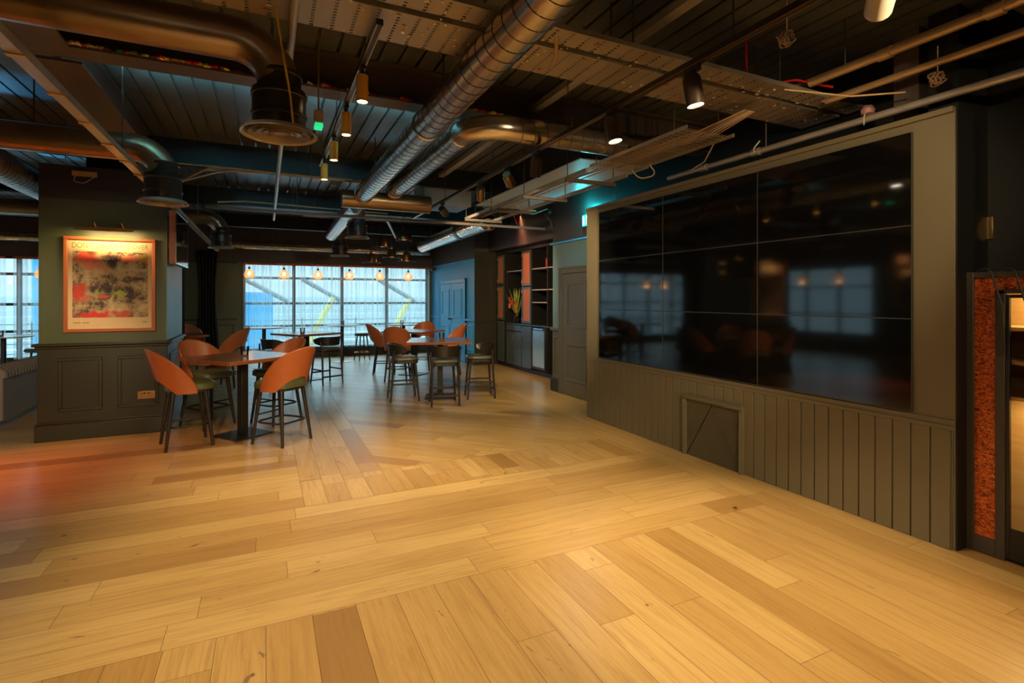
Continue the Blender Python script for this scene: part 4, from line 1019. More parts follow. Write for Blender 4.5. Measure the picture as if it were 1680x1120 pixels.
# ------------------------------------------------------------------ sofa behind the pillar
t = thing('bench_sofa', 'taupe velvet bench sofa with a fluted back, left of the pillar', 'sofa', (-2.83, 0, 0), 0)
m = MB(); m.box(-0.16, 0, 8.17, 11.2, 0.09, 0.62); m.obj('back_panel', M['sofa'], t, bevel=0.02)
m = MB(); y = 8.17; n = 34; w = (11.2 - 8.17) / n
for k in range(n): m.tube([(-0.008, y + w * (k + 0.5), 0.60), (-0.012, y + w * (k + 0.5), 0.665), (-0.05, y + w * (k + 0.5), 0.70), (-0.12, y + w * (k + 0.5), 0.70), (-0.165, y + w * (k + 0.5), 0.66), (-0.17, y + w * (k + 0.5), 0.45)], w * 0.53, 8)
m.obj('fluted_cushion', M['sofa'], t, angle=60)
m = MB(); m.box(-0.75, -0.16, 8.17, 11.2, 0.15, 0.44); m.obj('seat', M['sofa'], t, bevel=0.03)
for yy in (8.25, 9.7, 11.1):
    for xx in (-0.08, -0.68): MB().cyl((xx, yy, 0), (xx, yy, 0.16 if xx < -0.3 else 0.1), 0.02, n=10).obj('leg', M['black_wood'], t)

# ------------------------------------------------------------------ ducts
def duct(name, label, path, r, material='galv', R=0.3, pitch=0.12, rods=(), seam_on=True):
    t = thing(name, label, 'duct')
    pts = fillet(path, R, 10); m = MB(); m.tube(pts, r, 32)
    if seam_on:
        m.cur = 1
        P = [Vector(p) for p in path]
        for i in range(len(P) - 1):
            a, b_ = P[i], P[i + 1]; d = (b_ - a); L = d.length; d.normalize(); s0 = R if i > 0 else 0.02; s1 = L - (R if i < len(P) - 2 else 0.02)
            if s1 - s0 < 0.15: continue
            u = Vector((0, 0, 1)).cross(d); u = u.normalized() if u.length > 1e-3 else Vector((1, 0, 0)); w_ = d.cross(u); hp = []; nt_ = (s1 - s0) / pitch; steps = max(8, int(nt_ * 20))
            for k in range(steps + 1):
                s_ = s0 + (s1 - s0) * k / steps; an = 2 * PI * nt_ * k / steps; hp.append(a + d * s_ + (u * math.cos(an) + w_ * math.sin(an)) * (r + 0.0005))
            m.tube(hp, 0.0032, 5)
    m.obj('duct_run', [M[material], M['seam']], t, angle=60)
    for (x, y, z) in rods: MB().cyl((x, y, z), (x, y, H), 0.006, n=6).obj('hanger_rod', M['rod'], t)
    return t


def joint(t, p, d, r, w=0.05, material='galv'):
    d = Vector(d).normalized(); p = Vector(p); MB().tube([p - d * w, p - d * (w - 0.008), p + d * (w - 0.008), p + d * w], [r, r + 0.008, r + 0.008, r], 32).obj('coupling', M[material], t)


t = duct('ventilation_duct', 'long bare spiral steel duct running overhead from the camera towards the far window', [(1.16, -2.5, 2.93), (1.16, 7.05, 2.93)], 0.115, rods=[(1.16, y, 3.04) for y in (0.5, 3.6, 6.2)])
joint(t, (1.16, 4.05, 2.93), (0, 1, 0), 0.118); joint(t, (1.16, 7.02, 2.93), (0, 1, 0), 0.118)
t = duct('ventilation_duct', 'spiral steel duct that bends sideways beside the long overhead duct', [(3.05, 4.0, 3.0), (1.56, 4.0, 3.0), (1.56, 6.95, 3.0)], 0.105, R=0.32, rods=[(2.5, 4.0, 3.05), (1.56, 5.8, 3.05)])
joint(t, (1.56, 4.36, 3.0), (0, 1, 0), 0.107); joint(t, (1.56, 6.92, 3.0), (0, 1, 0), 0.107)
t = duct('ventilation_duct', 'short bare steel duct above the far dining tables', [(1.18, 7.75, 2.93), (1.18, 10.9, 2.83)], 0.12, rods=[(1.18, 8.4, 3.02), (1.18, 9.9, 2.98)])
t = duct('ventilation_duct', 'dull cross duct joining the two spiral ducts overhead', [(0.9, 7.15, 2.88), (2.1, 7.15, 2.88)], 0.12, 'galv_dark', seam_on=False, rods=[(1.4, 7.15, 2.99)])
t = thing('plenum_box', 'black rectangular duct box hanging near the middle of the ceiling', 'duct', (2.42, 7.6, 2.93)); MB().box(-0.35, 0.36, -0.3, 0.3, 0, 0.3).obj('box', M['galv_dark'], t, bevel=0.006)
for sx in (-0.3, 0.3): MB().cyl((sx, 0, 0.3), (sx, 0, H - 2.93), 0.006, n=6).obj('hanger_rod', M['rod'], t)
m = MB(); m.box(-0.355, 0.365, -0.305, -0.30, 0.0, 0.3); m.obj('flange', M['strut'], t)


def drop_diffuser(label, path, r, cx, cy, zb, plate_r=0.205, material='galv_dark', name='ceiling_diffuser', rods=(), collar=1.25):
    t = thing(name, label, 'air diffuser')
    m = MB(); m.tube(fillet(path, 0.26, 10), r, 30); m.obj('duct_run', M[material], t, angle=60)
    R = r * collar
    zt = path[-1][2]
    prof = [(r + 0.001, zb + 0.36), (r + 0.008, zb + 0.355), (r + 0.008, zb + 0.335), (r + 0.002, zb + 0.33), (r + 0.002, zb + 0.27), (r + 0.01, zb + 0.265), (R, zb + 0.25), (R, zb + 0.235), (R + 0.006, zb + 0.23), (R + 0.006, zb + 0.215), (R, zb + 0.21), (R, zb + 0.12), (R + 0.006, zb + 0.115), (R + 0.006, zb + 0.10), (R, zb + 0.095), (R, zb + 0.02)]
    MB().lathe(prof, (cx, cy, 0), 32).obj('collar', M['black_duct'], t)
    for k, rr in enumerate((plate_r, plate_r * 0.80, plate_r * 0.62, plate_r * 0.45, plate_r * 0.29)):
        w = plate_r * (0.09 if k == 0 else 0.05)
        MB().lathe([(rr, zb), (rr - w, zb + 0.012 + 0.004 * k), (rr - w - 0.006, zb + 0.03), (rr - w - 0.002, zb + 0.03), (rr - w * 0.6, zb + 0.016), (rr, zb + 0.008)], (cx, cy, 0), 36, loop=True).obj('ring', M['plate'], t)
    MB().lathe([(0, zb + 0.008), (plate_r * 0.12, zb + 0.008), (plate_r * 0.14, zb + 0.03), (0, zb + 0.032)], (cx, cy, 0), 24).obj('centre_disc', M['plate'], t)
    MB().lathe([(0, zb + 0.034), (plate_r * 0.8, zb + 0.034), (plate_r * 0.8, zb + 0.038), (0, zb + 0.038)], (cx, cy, 0), 24).obj('back_plate', M['cab_in'], t)
    for (x, y, z) in rods: MB().cyl((x, y, z), (x, y, H), 0.006, n=6).obj('hanger_rod', M['rod'], t)
    return t


drop_diffuser('large round air diffuser on an elbow duct at the upper left', [(-6.0, 3.27, 3.0), (0.07, 3.27, 3.0), (0.07, 3.27, 2.5)], 0.115, 0.07, 3.27, 2.49, rods=[(-0.6, 3.27, 3.11), (-2.0, 3.27, 3.11)])
drop_diffuser('round air diffuser on an elbow duct in front of the pillar top', [(-6.0, 5.46, 2.86), (-0.82, 5.46, 2.86), (-0.82, 5.46, 2.4)], 0.115, -0.82, 5.46, 2.39, plate_r=0.195, rods=[(-1.7, 5.46, 2.96), (-3.0, 5.46, 2.96)])
drop_diffuser('small round air diffuser on an elbow duct behind the pillar', [(-6.0, 10.5, 2.98), (-0.72, 10.5, 2.98), (-0.72, 10.5, 2.46)], 0.125, -0.72, 10.5, 2.445, rods=[(-1.3, 10.5, 3.1)])
drop_diffuser('round air diffuser hanging over the dark table, under the short steel duct', [(1.42, 9.2, 3.2), (1.42, 9.2, 2.62)], 0.13, 1.42, 9.2, 2.59, rods=[(1.42, 9.2, 3.19)])
drop_diffuser('round air diffuser hanging just in front of the far window', [(1.49, 12.1, 3.2), (1.49, 12.1, 2.52)], 0.13, 1.49, 12.1, 2.5, rods=[(1.49, 12.1, 3.19)])
duct('flexible_duct', 'ribbed flexible duct at the far left edge of the ceiling', [(-2.42, 3.6, 2.92), (-2.42, 9.5, 2.86)], 0.15, 'flex', pitch=0.09, rods=[(-2.42, 6.2, 3.03), (-2.42, 8.8, 3.0)])
t = duct('ventilation_duct', 'spiral duct with a chrome end cap above the bar cabinet corner', [(3.42, 8.25, 2.86), (3.42, 9.6, 2.86), (3.42, 12.2, 2.82)], 0.15, 'galv', rods=[(3.42, 9.0, 3.0), (3.42, 11.5, 2.95)])
MB().lathe([(0, -0.10), (0.08, -0.09), (0.13, -0.05), (0.155, 0), (0.155, 0.12), (0.15, 0.13), (0.15, 0.3)], n=32, T=Matrix.Translation((3.42, 8.12, 2.86)) @ Matrix.Rotation(-PI / 2, 4, 'X')).obj('end_cap', M['chrome'], t)
joint(t, (3.42, 9.5, 2.86), (0, 1, 0), 0.155, 0.08, 'black_duct')
duct('ventilation_duct', 'horizontal spiral duct running along the top of the far wall', [(-1.0, 14.35, 2.86), (4.2, 14.35, 2.86)], 0.085, 'galv', rods=[(0.3, 14.35, 2.94), (3.0, 14.35, 2.94)])
duct('ventilation_duct', 'horizontal spiral duct along the top of the far left wall', [(-6.8, 14.35, 2.86), (-2.4, 14.35, 2.86)], 0.085, 'galv', rods=[(-3.5, 14.35, 2.94), (-5.5, 14.35, 2.94)])
t = thing('insulated_duct', 'flat foil-faced duct board glowing cyan above the exit sign', 'duct', (3.55, 6.6, 3.05)); MB().box(-0.5, 0.42, -1.9, 1.2, 0.012, 0.3).obj('box', M['dark_steel'], t, bevel=0.008); MB().box(-0.5, 0.42, -1.9, 1.2, 0, 0.012).obj('foil_board', M['foil'], t, smooth=False)
for yy in (-1.2, 0.9): MB().cyl((-0.3, yy, 0.3), (-0.3, yy, H - 3.05), 0.006, n=6).obj('hanger_rod', M['rod'], t)

# ------------------------------------------------------------------ trays, struts, pipes
def tray(label, x0, x1, y0, y1, z, material, rods, wires=False, lip=0.03):
    t = thing('cable_tray', label, 'cable tray', ((x0 + x1) / 2, (y0 + y1) / 2, z))
    hx, hy = (x1 - x0) / 2, (y1 - y0) / 2
    MB().box(-hx, hx, -hy, hy, 0, 0.0015).obj('bed', M[material], t, smooth=False)
    m = MB()
    if hx > hy:
        for s_ in (-1, 1): m.box(-hx, hx, s_ * hy - 0.0015, s_ * hy + 0.0015, 0, lip)
    else:
        for s_ in (-1, 1): m.box(s_ * hx - 0.0015, s_ * hx + 0.0015, -hy, hy, 0, lip)
    m.obj('side_lip', M['strut'], t, smooth=False)
    for (x, y) in rods: MB().cyl((x - (x0 + x1) / 2, y - (y0 + y1) / 2, 0), (x - (x0 + x1) / 2, y - (y0 + y1) / 2, H - z), 0.005, n=6).obj('hanger_rod', M['rod'], t)
    return t


tray('wide perforated cable tray crossing the ceiling behind the brass track', -2.4, 4.3, 2.72, 3.06, 3.06, 'tray', [(x, y) for x in (-1.5, 0.3, 2.0, 3.3) for y in (2.73, 3.05)])
tray('narrow perforated cable tray beside the wide one', -2.4, 4.3, 2.50, 2.66, 3.06, 'tray', [(x, 2.51) for x in (-1.5, 0.3, 2.0, 3.3)])
tray('perforated cable tray hanging above the far end of the screen wall', 2.86, 3.35, 2.95, 4.25, 2.83, 'basket', [(2.87, 3.1), (3.34, 3.1), (2.87, 4.15), (3.34, 4.15)])
t = thing('cable_ladder', 'long cable ladder with cross bars running above the top of the screen wall', 'cable ladder', (0, 0, 0))
m = MB()
for x in (2.86, 3.35): m.box(x - 0.012, x + 0.012, 4.3, 7.75, 2.80, 2.84)
m.obj('side_rail', M['strut'], t, smooth=False)
for y in (4.6, 5.6, 6.6, 7.6):
    MB().box(2.80, 3.42, y - 0.02, y + 0.02, 2.765, 2.80).obj('cross_bar', M['steel_paint'], t)
    for x in (2.82, 3.40): MB().cyl((x, y, 2.77), (x, y, 3.049 if x > 3.2 and 4.75 < y < 9 else H), 0.005, n=6).obj('hanger_rod', M['rod'], t)


def cables(label, pts_list, ms, r=0.006, name='loose_cables'):
    t = thing(name, label, 'cable')
    for i, p in enumerate(pts_list): MB().tube(fillet(p, 0.15, 5), r, 6).obj('cable', M[ms[i % len(ms)]], t)
    return t


rnd = random.Random(11)
cables('bundle of tan and mauve cables drooping from the tray above the screens', [[(3.3 + 0.02 * k, 2.8, 2.99), (3.15 + 0.03 * k, 3.1, 2.90 - 0.005 * k), (3.0 + 0.03 * k, 3.45, 2.85), (2.95 + 0.04 * k, 4.2, 2.845)] for k in range(6)], ['tan_wire', 'pink_wire', 'tan_wire', 'white_wire'])
cables('cable ends lying along the ladder above the screen wall', [[(2.9 + 0.05 * k, 4.3, 2.85), (2.95 + 0.04 * k, 5.2, 2.86 + 0.02 * (k % 2)), (2.9 + 0.06 * k, 6.4, 2.86), (2.92 + 0.05 * k, 7.7, 2.85)] for k in range(5)], ['strut', 'tan_wire', 'pink_wire'])
cables('loose red and pale cables above the bar cabinet', [[(3.0, 7.2, 2.96), (3.3, 7.3, 2.90), (3.6, 7.6, 2.99), (3.75, 7.7, 2.78)], [(2.85, 7.25, 3.02), (3.0, 7.2, 3.02), (3.55, 7.2, 2.98), (3.6, 7.25, 2.84)], [(2.9, 7.1, 2.90), (3.2, 7.15, 2.86), (3.8, 7.2, 2.88), (4.1, 7.3, 3.0)]], ['red', 'tan_wire', 'white_wire'])
cables('short wire ends hanging over the top edge of the screen wall', [[(3.7, 3.0, 2.86), (3.68, 3.05, 2.80), (3.66, 3.02, 2.77)], [(3.3, 3.9, 2.83), (3.4, 3.9, 2.74), (3.3, 4.05, 2.72), (3.25, 4.1, 2.82)], [(3.4, 3.2, 2.86), (3.7, 3.6, 2.83), (3.9, 4.0, 2.85)], [(3.2, 2.4, 2.98), (3.6, 2.2, 2.93), (3.86, 2.0, 2.93)]], ['white_wire', 'tan_wire'])
o = MB().tube(fillet([(0.05, 2.935, 3.055), (0.055, 2.945, 2.98), (0.12, 3.08, 2.66), (0.135, 3.10, 2.51)], 0.2), 0.006, 8).obj('yellow_cable', M['conf_gold']); tag(o, 'yellow cable hanging down over the collar of the large diffuser', 'cable')
cables('tan cables looping under the beam from the smaller diffuser towards the long duct', [[(-0.90, 7.08, 2.92), (-0.60, 7.10, 3.11), (-0.1, 7.1, 3.115), (0.95, 7.1, 3.105)], [(-0.90, 7.06, 2.90), (-0.5, 7.06, 3.06), (-0.2, 7.08, 3.12)], [(-0.92, 7.07, 2.88), (-0.65, 7.07, 3.07), (0.3, 7.09, 3.12)]], ['tan_wire', 'white_wire', 'tan_wire'], 0.008)
o = MB().tube([(3.02, 2.56, H), (3.02, 2.56, 3.25), (3.025, 2.555, 3.1), (3.0, 2.53, 3.075)], 0.008, 8).obj('red_cable', M['red']); tag(o, 'bright red cable dropping vertically onto the perforated tray', 'cable')
o = MB().tube(fillet([(3.2, 2.75, 3.10), (3.45, 2.5, 3.13), (3.75, 2.42, 3.10)], 0.1), 0.008, 8).obj('red_cable', M['red']); tag(o, 'short red cable lying over the right end of the perforated tray', 'cable')
o = MB().tube([(1.5, 2.55, 3.1), (1.52, 2.6, 3.056), (1.55, 2.66, 2.99), (1.55, 2.72, 2.93)], [0.006, 0.012, 0.012, 0.005], 8).obj('cable_tie', M['tan_wire']); tag(o, 'pale tape tail dangling through the perforated tray', 'tape')


def strut(name, label, a, b, w, h, material, rods, cat='strut', clips=0):
    t = thing(name, label, cat)
    a, b = Vector(a), Vector(b); d = (b - a).normalized(); u = Vector((0, 0, 1)).cross(d).normalized()
    T = Matrix((( d.x, u.x, 0, a.x), (d.y, u.y, 0, a.y), (d.z, u.z, 1, a.z), (0, 0, 0, 1))); L = (b - a).length
    m = MB(); m.box(0, L, -w / 2, w / 2, 0, 0.003, T); m.box(0, L, -w / 2, -w / 2 + 0.003, 0.003, h, T); m.box(0, L, w / 2 - 0.003, w / 2, 0.003, h, T); m.obj('channel', M[material], t, smooth=False)
    for k in range(clips):
        s_ = L * (k + 0.5) / clips; MB().box(s_ - 0.02, s_ + 0.02, -w / 2 - 0.006, w / 2 + 0.006, -0.006, 0.004, T).obj('clip', M['tan_wire'], t)
    for (x, y, z) in rods: MB().cyl((x, y, z), (x, y, H), 0.005, n=6).obj('hanger_rod', M['rod'], t)
    return t


strut('lighting_trunking', 'long straight metal trunking with clips, from the upper left corner to the pillar', (-1.0, 0.8, 2.63), (-1.0, 13.6, 2.63), 0.06, 0.045, 'strut', [(-1.0, y, 2.64) for y in (2.2, 4.9, 9.8, 12.0)], 'trunking', clips=26)
strut('cross_batten', 'thin metal batten spanning the room in front of the far tables', (-0.72, 7.93, 2.745), (4.4, 7.93, 2.745), 0.05, 0.04, 'steel_paint', [(0.4, 7.93, 2.75), (1.9, 7.93, 2.75), (3.1, 7.93, 2.75)], 'batten')
strut('steel_channel', 'slotted steel channel under the deck right of the long duct', (2.25, 1.5, 3.28), (2.25, 7.1, 3.28), 0.08, 0.05, 'strut', [(2.25, 3.3, 3.3), (2.25, 5.5, 3.3)], 'channel')
def pipe(label, pts, r, material, rods=(), name='conduit_pipe', couplings=()):
    t = thing(name, label, 'pipe'); MB().tube(fillet(pts, 0.1, 6), r, 14).obj('pipe_run', M[material], t, angle=60)
    for c_ in couplings:
        d = (Vector(pts[-1]) - Vector(pts[0])).normalized(); MB().tube([Vector(c_) - d * 0.04, Vector(c_) + d * 0.04], r * 1.35, 14).obj('coupling', M[material], t)
    for (x, y, z) in rods: MB().cyl((x, y, z), (x, y, H), 0.005, n=6).obj('hanger_rod', M['rod'], t)
    return t


pipe('upper brass-toned pipe crossing the top right corner of the ceiling', [(3.54, -2.5, 3.10), (3.54, 2.45, 3.10)], 0.028, 'pipe', [(3.54, 2.2, 3.1), (3.54, 0.2, 3.1)], couplings=[(3.54, 1.95, 3.10), (3.54, 1.4, 3.10)])
pipe('thin pipe strapped above the upper brass-toned pipe', [(3.585, -2.5, 3.145), (3.585, 2.7, 3.145)], 0.012, 'pipe', [(3.585, 1.0, 3.15)])
pipe('lower brass-toned pipe crossing the top right corner of the ceiling', [(3.72, -2.5, 3.0), (3.72, 2.45, 3.0)], 0.024, 'pipe', [(3.72, 1.2, 3.0), (3.72, -0.5, 3.0)], couplings=[(3.72, 1.22, 3.0)])
pipe('thin pipe strapped beside the lower brass-toned pipe', [(3.77, -2.5, 3.03), (3.77, 2.35, 3.03)], 0.010, 'pipe', [(3.77, 0.7, 3.03)])
pipe('grey pipe running just above the top edge of the screen wall', [(3.90, -2.5, 2.84), (3.90, 4.3, 2.84)], 0.026, 'strut', [(3.90, 0.9, 2.84), (3.90, 3.1, 2.84)], couplings=[(3.90, 3.2, 2.84), (3.90, 3.8, 2.84)])
pipe('short brass-toned pipe crossing between the long duct and the spotlight track', [(1.1, 1.95, 3.12), (2.10, 1.95, 3.12)], 0.028, 'pipe', [(1.7, 1.95, 3.12)])
pipe('long grey pipe running away from the camera behind the large diffuser', [(0.13, 1.0, 3.02), (0.13, 10.6, 3.02)], 0.022, 'strut', [(0.13, 2.0, 3.02), (0.13, 5.9, 3.02), (0.13, 9.5, 3.02)])
pipe('slim black pipe running high across the left beam bay', [(-5.5, 6.9, 3.08), (1.0, 6.9, 3.08)], 0.012, 'bronze', [(-1.9, 6.9, 3.08), (0.5, 6.9, 3.08)])
pipe('thin pipe along the ceiling towards the right-hand wall above the bar', [(0.6, 10.0, 3.06), (2.1, 10.0, 3.06), (2.9, 12.8, 3.06)], 0.03, 'strut', [(0.8, 10.0, 3.06), (2.3, 10.7, 3.06)])
pipe('thin yellowish cable pipe drooping across the third deck bay', [(-0.65, 8.9, 3.0), (-0.3, 9.2, 3.09), (2.0, 9.5, 3.10)], 0.012, 'tan_wire', [(0.4, 9.3, 3.095)])

# ------------------------------------------------------------------ track lights
def track(label, x, y0, y1, z, rods, name='light_track'):
    t = thing(name, label, 'light track')
    m = MB(); m.box(x - 0.018, x + 0.018, y0, y1, z, z + 0.034); m.obj('rail', M['track'], t, bevel=0.002)
    m = MB(); m.box(x - 0.019, x - 0.012, y0, y1, z - 0.003, z + 0.001); m.box(x + 0.012, x + 0.019, y0, y1, z - 0.003, z + 0.001); m.obj('contact_strip', M['brass'], t, smooth=False)
    for y in rods: MB().cyl((x, y, z + 0.03), (x, y, H), 0.004, n=6).obj('hanger_rod', M['rod'], t)
    return t


track('long black spotlight track running along the ceiling in front of the screens', 2.15, -3.4, 8.3, 2.845, (-2.4, 0.5, 1.9, 3.5, 5.0, 6.6, 8.0))
track('short dark track carrying the four brass cylinder lights', 0.54, 2.75, 5.95, 2.985, (3.2, 4.6, 5.8))
track('added unseen spotlight track above and behind the camera on the left', -0.9, -3.4, 0.75, 2.845, (-3.0, -1.2, 0.6))  # added out of view to carry extra spots


def spot(loc, aim, label, watts, body='spot', group='spotlights on the long track', cone=66, col=WARM, big=1.0):
    """loc is where the spot hangs from its track (underside)"""
    x, y, z = loc
    t = thing('track_spotlight', label, 'spotlight', loc, 0, group)
    pivot = Vector((0, 0, -0.10))
    m = MB(); m.box(-0.016, 0.016, -0.05, 0.05, -0.03, 0.0); m.cyl((0, 0, -0.03), (0, 0, -0.10), 0.009, n=8); m.obj('adapter', M['rubber'], t)
    d = (Vector(aim) - (Vector(loc) + pivot)).normalized()
    q = Vector((0, 0, -1)).rotation_difference(d).to_matrix().to_4x4(); T = Matrix.Translation(pivot) @ q
    r = 0.043 * big
    MB().lathe([(0, 0.055), (r * 0.75, 0.055), (r * 0.9, 0.045), (r, 0.03), (r, -0.115), (r * 0.92, -0.117), (r * 0.9, -0.104)], n=24, T=T).obj('housing', M[body], t)
    MB().lathe([(0, -0.106), (r * 0.9, -0.106), (r * 0.9, -0.102), (0, -0.1025)], n=24, T=T).obj('lens', M['lens'], t)
    p = pivot + d * 0.125
    lamp('spot_beam', 'SPOT', t, p, watts, col, aim=d, spot_size=R_(cone), spot_blend=0.6, shadow_soft_size=0.035)
    return t


TZ = 2.842
for (y, aim, lab, w, body) in ((1.19, (3.83, 2.5, 2.2), 'pale spotlight body at the top right, nearest on the long track', SPOT_W * 0.5, 'whitebody'), (2.18, (2.55, 2.0, 0), 'lit spotlight second from the near end of the long track, under the perforated tray', SPOT_W, 'spot'),
                            (2.92, (2.45, 2.5, 0), 'lit spotlight with the strongest flare, in the middle of the long track', SPOT_W, 'spot'), (4.03, (2.3, 4.9, 0), 'lit spotlight just right of the elbow duct on the long track', SPOT_W, 'spot'),
                            (5.34, (3.2, 7.9, 0.6), 'bronze spotlight turned away towards the bar cabinet', SPOT_W * 1.1, 'bronze'), (6.7, (4.95, 9.9, 1.4), 'small added spotlight at the far end of the long track, aimed at the bar cabinet', SPOT_W * 1.8, 'spot'),  # far-end spot added to light the bar cabinet
                            (4.62, (4.4, 7.1, 1.3), 'added bronze spotlight between the elbow duct and the long duct, aimed at the door', SPOT_W * 1.5, 'bronze'), (0.2, (2.3, 6.2, 0.3), 'added unseen spotlight on the long track above the camera', SPOT_W * 1.8, 'spot'), (-0.9, (1.6, 2.2, 0), 'added unseen spotlight on the long track behind the camera', SPOT_W * 1.5, 'spot'), (-2.2, (3.8, 1.9, 1.2), 'added unseen rear spotlight on the long track aimed at the screen wall', SPOT_W * 1.2, 'spot')):  # these spots are added for light; the last three are out of view
    spot((2.15, y, TZ), aim, lab, w, body, big=1.15 if y > 1 else 1)
for (y, aim, lab, w, cn) in ((0.6, (0.3, 6.3, 0.6), 'foremost added spotlight on the left track, aimed at the pillar table', SPOT_W * 1.8, 38), (0.3, (0.3, 2.4, 0), 'second added spotlight on the left track above the camera', SPOT_W * 2.1, 74), (-0.1, (-1.6, 7.2, 1.75), 'third added spotlight on the left track, aimed at the poster', SPOT_W * 1.6, 18), (-0.5, (-3.0, 8.4, 0.4), 'fourth added spotlight on the left track, aimed at the sofa', SPOT_W * 7, 24), (-1.0, (-0.8, 2.8, 0), 'fifth added spotlight on the left track behind the camera', SPOT_W * 1.9, 74), (-1.9, (0.8, 1.6, 0), 'rear added spotlight on the left track behind the camera', SPOT_W * 1.3, 74)):  # unseen spots added to light the floor, table, poster and sofa
    spot((-0.9, y, TZ), aim, lab, w, 'spot', 'added spotlights on the left track', cone=cn)


def gold_cylinder(y, lab):
    t = thing('cylinder_downlight', lab, 'downlight', (0.54, y, 2.985), 0, 'brass cylinder lights on the short track')
    m = MB(); m.box(-0.016, 0.016, -0.04, 0.04, -0.022, 0.0); m.cyl((0, 0, -0.022), (0, 0, -0.05), 0.012, n=10); m.obj('adapter', M['rubber'], t)
    MB().lathe([(0, -0.05), (0.030, -0.05), (0.036, -0.055), (0.036, -0.215), (0.031, -0.215), (0.031, -0.195)], n=28).obj('housing', M['gold'], t)
    MB().lathe([(0, -0.205), (0.031, -0.205), (0.031, -0.201), (0, -0.2005)], n=20).obj('lens', M['lens'], t)
    lamp('cylinder_beam', 'SPOT', t, (0, 0, -0.222), GOLD_W, WARM, aim=(0, 0, -1), spot_size=R_(75), spot_blend=0.7, shadow_soft_size=0.03)


for (y, lab) in ((3.30, 'nearest and largest of the four brass cylinder lights'), (4.02, 'second nearest of the four brass cylinder lights'), (4.80, 'third of the four brass cylinder lights, counting from the near end'), (5.62, 'farthest of the four brass cylinder lights, at the low end of the track')):
    gold_cylinder(y, lab)

# ------------------------------------------------------------------ pendants
def dome(x, y, z, r, brim, lab):
    """z is the rim height"""
    t = thing('dome_pendant', lab, 'pendant lamp', (x, y, z), 0, 'bronze pendants over the far tables')
    if brim: prof = [(r, 0.0), (r * 0.55, 0.025), (r * 0.52, 0.05), (r * 0.5, 0.12), (r * 0.34, 0.19), (r * 0.12, 0.22), (r * 0.08, 0.27), (0.0, 0.272)]
    else: prof = [(r, 0), (r * 1.02, 0.02), (r * 0.95, 0.10), (r * 0.75, 0.17), (r * 0.35, 0.21), (r * 0.12, 0.22), (r * 0.1, 0.26), (0, 0.262)]
    inner = [(max(p[0] - 0.006, 0), p[1] - 0.006 if i else p[1] + 0.0) for i, p in enumerate(prof)]
    m = MB(); m.lathe(prof, n=32); m.lathe(list(reversed(inner)), n=32); m.obj('shade', M['bronze'], t)
    MB().lathe([(0, 0.02), (0.028, 0.03), (0.038, 0.06), (0.03, 0.09), (0.012, 0.11), (0, 0.112)], n=16).obj('bulb', M['bulb'], t)
    MB().cyl((0, 0, 0.27), (0, 0, H - z), 0.005, n=6).obj('cord', M['rubber'], t)
    lamp('pendant_glow', 'POINT', t, (0, 0, -0.03), PEND_W * 1.5, (1, 0.5, 0.18), shadow_soft_size=0.04)


for a in ((2.07, 11.5, 2.33, 0.21, True, 'bronze brimmed pendant lowest on the left of the pendant cluster'), (2.78, 11.2, 2.36, 0.21, True, 'bronze brimmed pendant lowest on the right of the pendant cluster'),
          (2.12, 10.6, 2.58, 0.21, True, 'bronze brimmed pendant at the upper left of the cluster'), (2.62, 12.0, 2.50, 0.2, True, 'flat bronze brimmed pendant at the back of the cluster'),
          (2.52, 10.4, 2.72, 0.16, False, 'bronze dome pendant without a brim, highest of the cluster')): dome(*a)


def hive(x, y, z, lab, group, kk=1.12):
    t = thing('glass_pendant', lab, 'pendant lamp', (x, y, z), 0, group)
    prof = [(0.055, -0.11), (0.10, -0.095), (0.085, -0.065), (0.118, -0.04), (0.095, -0.01), (0.105, 0.015), (0.075, 0.045), (0.075, 0.065), (0.04, 0.09), (0.025, 0.11)]
    prof = [(a * kk, b) for a, b in prof]
    MB().lathe(prof, n=24).obj('shade', clear_amber, t, angle=180)
    MB().lathe([(0, -0.05), (0.025, -0.04), (0.034, -0.01), (0.025, 0.03), (0, 0.05)], n=14).obj('bulb', M['bulb'], t)
    MB().lathe([(0.026, 0.108), (0.026, 0.15), (0.008, 0.165), (0, 0.165)], n=14).obj('cap', M['rubber'], t)
    MB().cyl((0, 0, 0.16), (0, 0, H - z), 0.004, n=6).obj('cord', M['rubber'], t)
    lamp('pendant_glow', 'POINT', t, (0, -0.0, -0.13), PEND_W, (1, 0.45, 0.15), shadow_soft_size=0.05)


clear_amber = sheer('ribbed_amber_glass', (0.95, 0.62, 0.30), 0.45)
N_ = ('first', 'second', 'third', 'fourth', 'fifth', 'sixth')
for i, x in enumerate((-0.37, 0.41, 1.21, 1.99, 2.78, 3.56)): hive(x, 14.2, 2.17, 'beehive glass pendant, %s from the left across the far window' % N_[i], 'glass pendants in front of the far window')
for i, x in enumerate((-4.74 - 0.35, -4.29)): hive(x, 14.2, 2.10, 'beehive glass pendant at the far left window, ' + ('nearer the picture edge' if i == 0 else 'beside the pillar'), 'glass pendants in front of the left window')
for (y, lab) in ((9.2, 'beehive glass pendant at the left-hand wall window, near end'), (10.3, 'beehive glass pendant at the left-hand wall window, middle'), (11.3, 'beehive glass pendant at the left-hand wall window, far end')): hive(-6.9, y, 2.17, lab, 'glass pendants at the left-hand wall')
